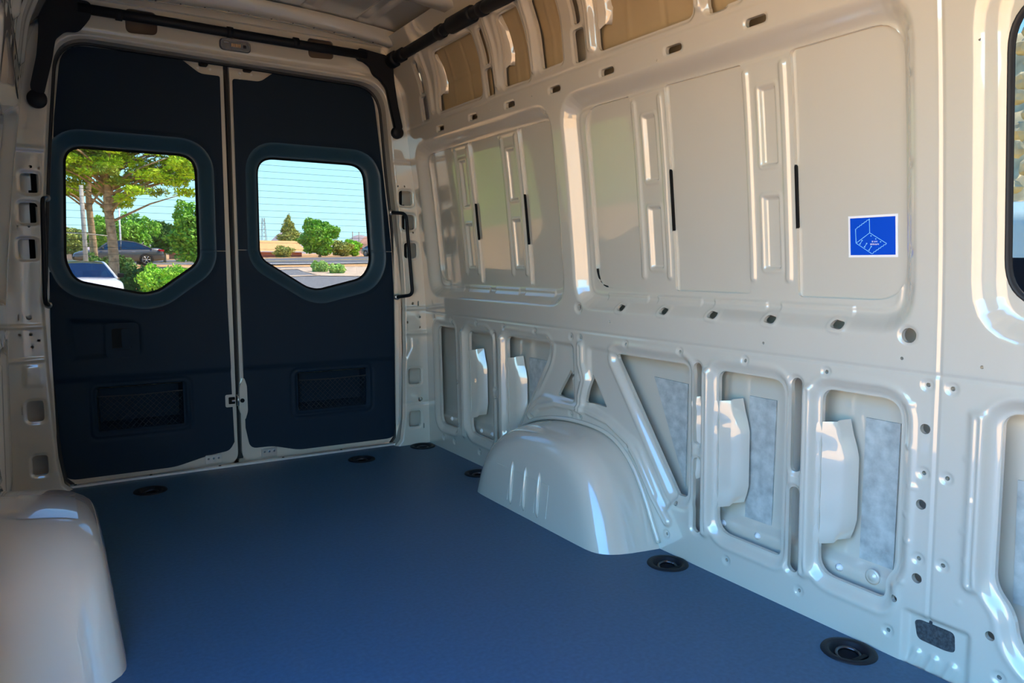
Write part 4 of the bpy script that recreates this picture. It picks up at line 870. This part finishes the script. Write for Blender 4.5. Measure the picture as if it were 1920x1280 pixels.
i = np.arange(X.size).reshape(X.shape); o = bigmesh('ground_far_hills', np.stack([X, Y, Z], -1).reshape(-1, 3), np.stack([i[:-1, :-1], i[1:, :-1], i[1:, 1:], i[:-1, 1:]], -1).reshape(-1, 4), 'hill'); tag(o, 'hazy far hills on the skyline', kind='structure')
# ---- through the side window: boulder bank and a parked van
def rock(c, r, sd):
    rs = np.random.default_rng(sd); bm = bmesh.new(); bmesh.ops.create_icosphere(bm, subdivisions=2, radius=1)
    sc = r*(.8+.5*rs.random(3)); ph = rs.random(6)*6
    for v in bm.verts:
        n_ = v.co.normalized(); k = 1+.13*math.sin(3*n_.x+ph[0])+.11*math.sin(4*n_.y+ph[1])+.10*math.sin(5*n_.z+ph[2]); v.co = Vector((n_.x*sc[0]*k+c[0], n_.y*sc[1]*k+c[1], n_.z*sc[2]*k+c[2]))
    me = bpy.data.meshes.new('boulder'); bm.to_mesh(me); bm.free(); o = bpy.data.objects.new('boulder', me); COL.objects.link(o); me.materials.append(MATS['rock']); return o
for row in range(13):
    o = rock((11.2+.15*row, (11.2+.15*row)*.452+.10*math.sin(row*2.2), 1.72+.27*row), .105, row)
    tag(o, ('lowest tan boulder in the strip of rock bank seen through the side window', 'topmost tan boulder in the strip of rock bank seen through the side window')[row == 12] if row in (0, 12) else 'tan boulder in the rock bank through the side window, %s up from the lowest' % ('one', 'two', 'three', 'four', 'five', 'six', 'seven', 'eight', 'nine', 'ten', 'eleven')[row-1], 'boulder', 'boulders of the rock bank')
hx = np.linspace(9, 24, 130); hy = np.linspace(-8, 16, 200); X, Y = np.meshgrid(hx, hy, indexing='ij'); Z = -.7+np.interp(X, [9, 10.2, 12, 14.5, 24], [0, .9, 2.2, 5.6, 7])
sx_, sy_ = 9+15*rng.random(900), -8+24*rng.random(900); dm = np.full(X.shape, 9.)
for a_, b_ in zip(sx_, sy_): dm = np.minimum(dm, ((X-a_)*1.5)**2+(Y-b_)**2)
Z = Z + .30*np.sqrt(np.clip(1-dm/.20, 0, 1)) - .15
i = np.arange(X.size).reshape(X.shape); o = bigmesh('ground_bank', np.stack([X, Y, Z], -1).reshape(-1, 3), np.stack([i[:-1, :-1], i[1:, :-1], i[1:, 1:], i[:-1, 1:]], -1).reshape(-1, 4), 'rock'); tag(o, 'sandy rock bank rising beyond the side window', kind='structure')
t = tag(empty('parked_van', (6.0, 2.7, -.65)), 'pale green van glimpsed at the bottom of the side window', 'van')
pv = roundpoly([(0, .35), (0, 1.25), (.28, 1.92), (.55, 2.02), (1.6, 2.02), (1.75, 1.9), (1.8, .35)], .08)
MB().prism(pv, lambda a, z: (5.2+a, .6, z-.65), lambda a, z: (5.2+a, 5.0, z-.65)).build('body', 'van_paint', t)
for y0, y1 in ((.9, 2.0), (2.15, 3.3), (3.45, 4.6)): MB().add([(5.215, y0, .64), (5.215, y1, .64), (5.435, y1-.05, 1.16), (5.435, y0+.05, 1.16)], [(0, 1, 2, 3)]).build('window', 'black', t)
for yy in (1.3, 4.2): MB().lathe((5.30, yy, -.32), (-1, 0, 0), [(.20, 0), (.32, 0), (.33, .12), (.22, .13), (.0001, .11)], 24).build('wheel', 'tyre', t, True)
# green slope left of the view, mirrored in the glossy wall panels
hx = np.linspace(-110, -4, 54); hy = np.linspace(14, 120, 54); X, Y = np.meshgrid(hx, hy, indexing='ij'); dd = np.hypot(X, Y)
Z = tz(X, Y) + np.clip((dd-26)/50, 0, 1.2)**1.2*13*np.clip((-X-2-.05*Y)/14, 0, 1) - .06
i = np.arange(X.size).reshape(X.shape); o = bigmesh('ground_lawn', np.stack([X, Y, Z], -1).reshape(-1, 3), np.stack([i[:-1, :-1], i[1:, :-1], i[1:, 1:], i[:-1, 1:]], -1).reshape(-1, 4), 'lawn'); tag(o, 'grassy slope beside the car park', kind='structure')
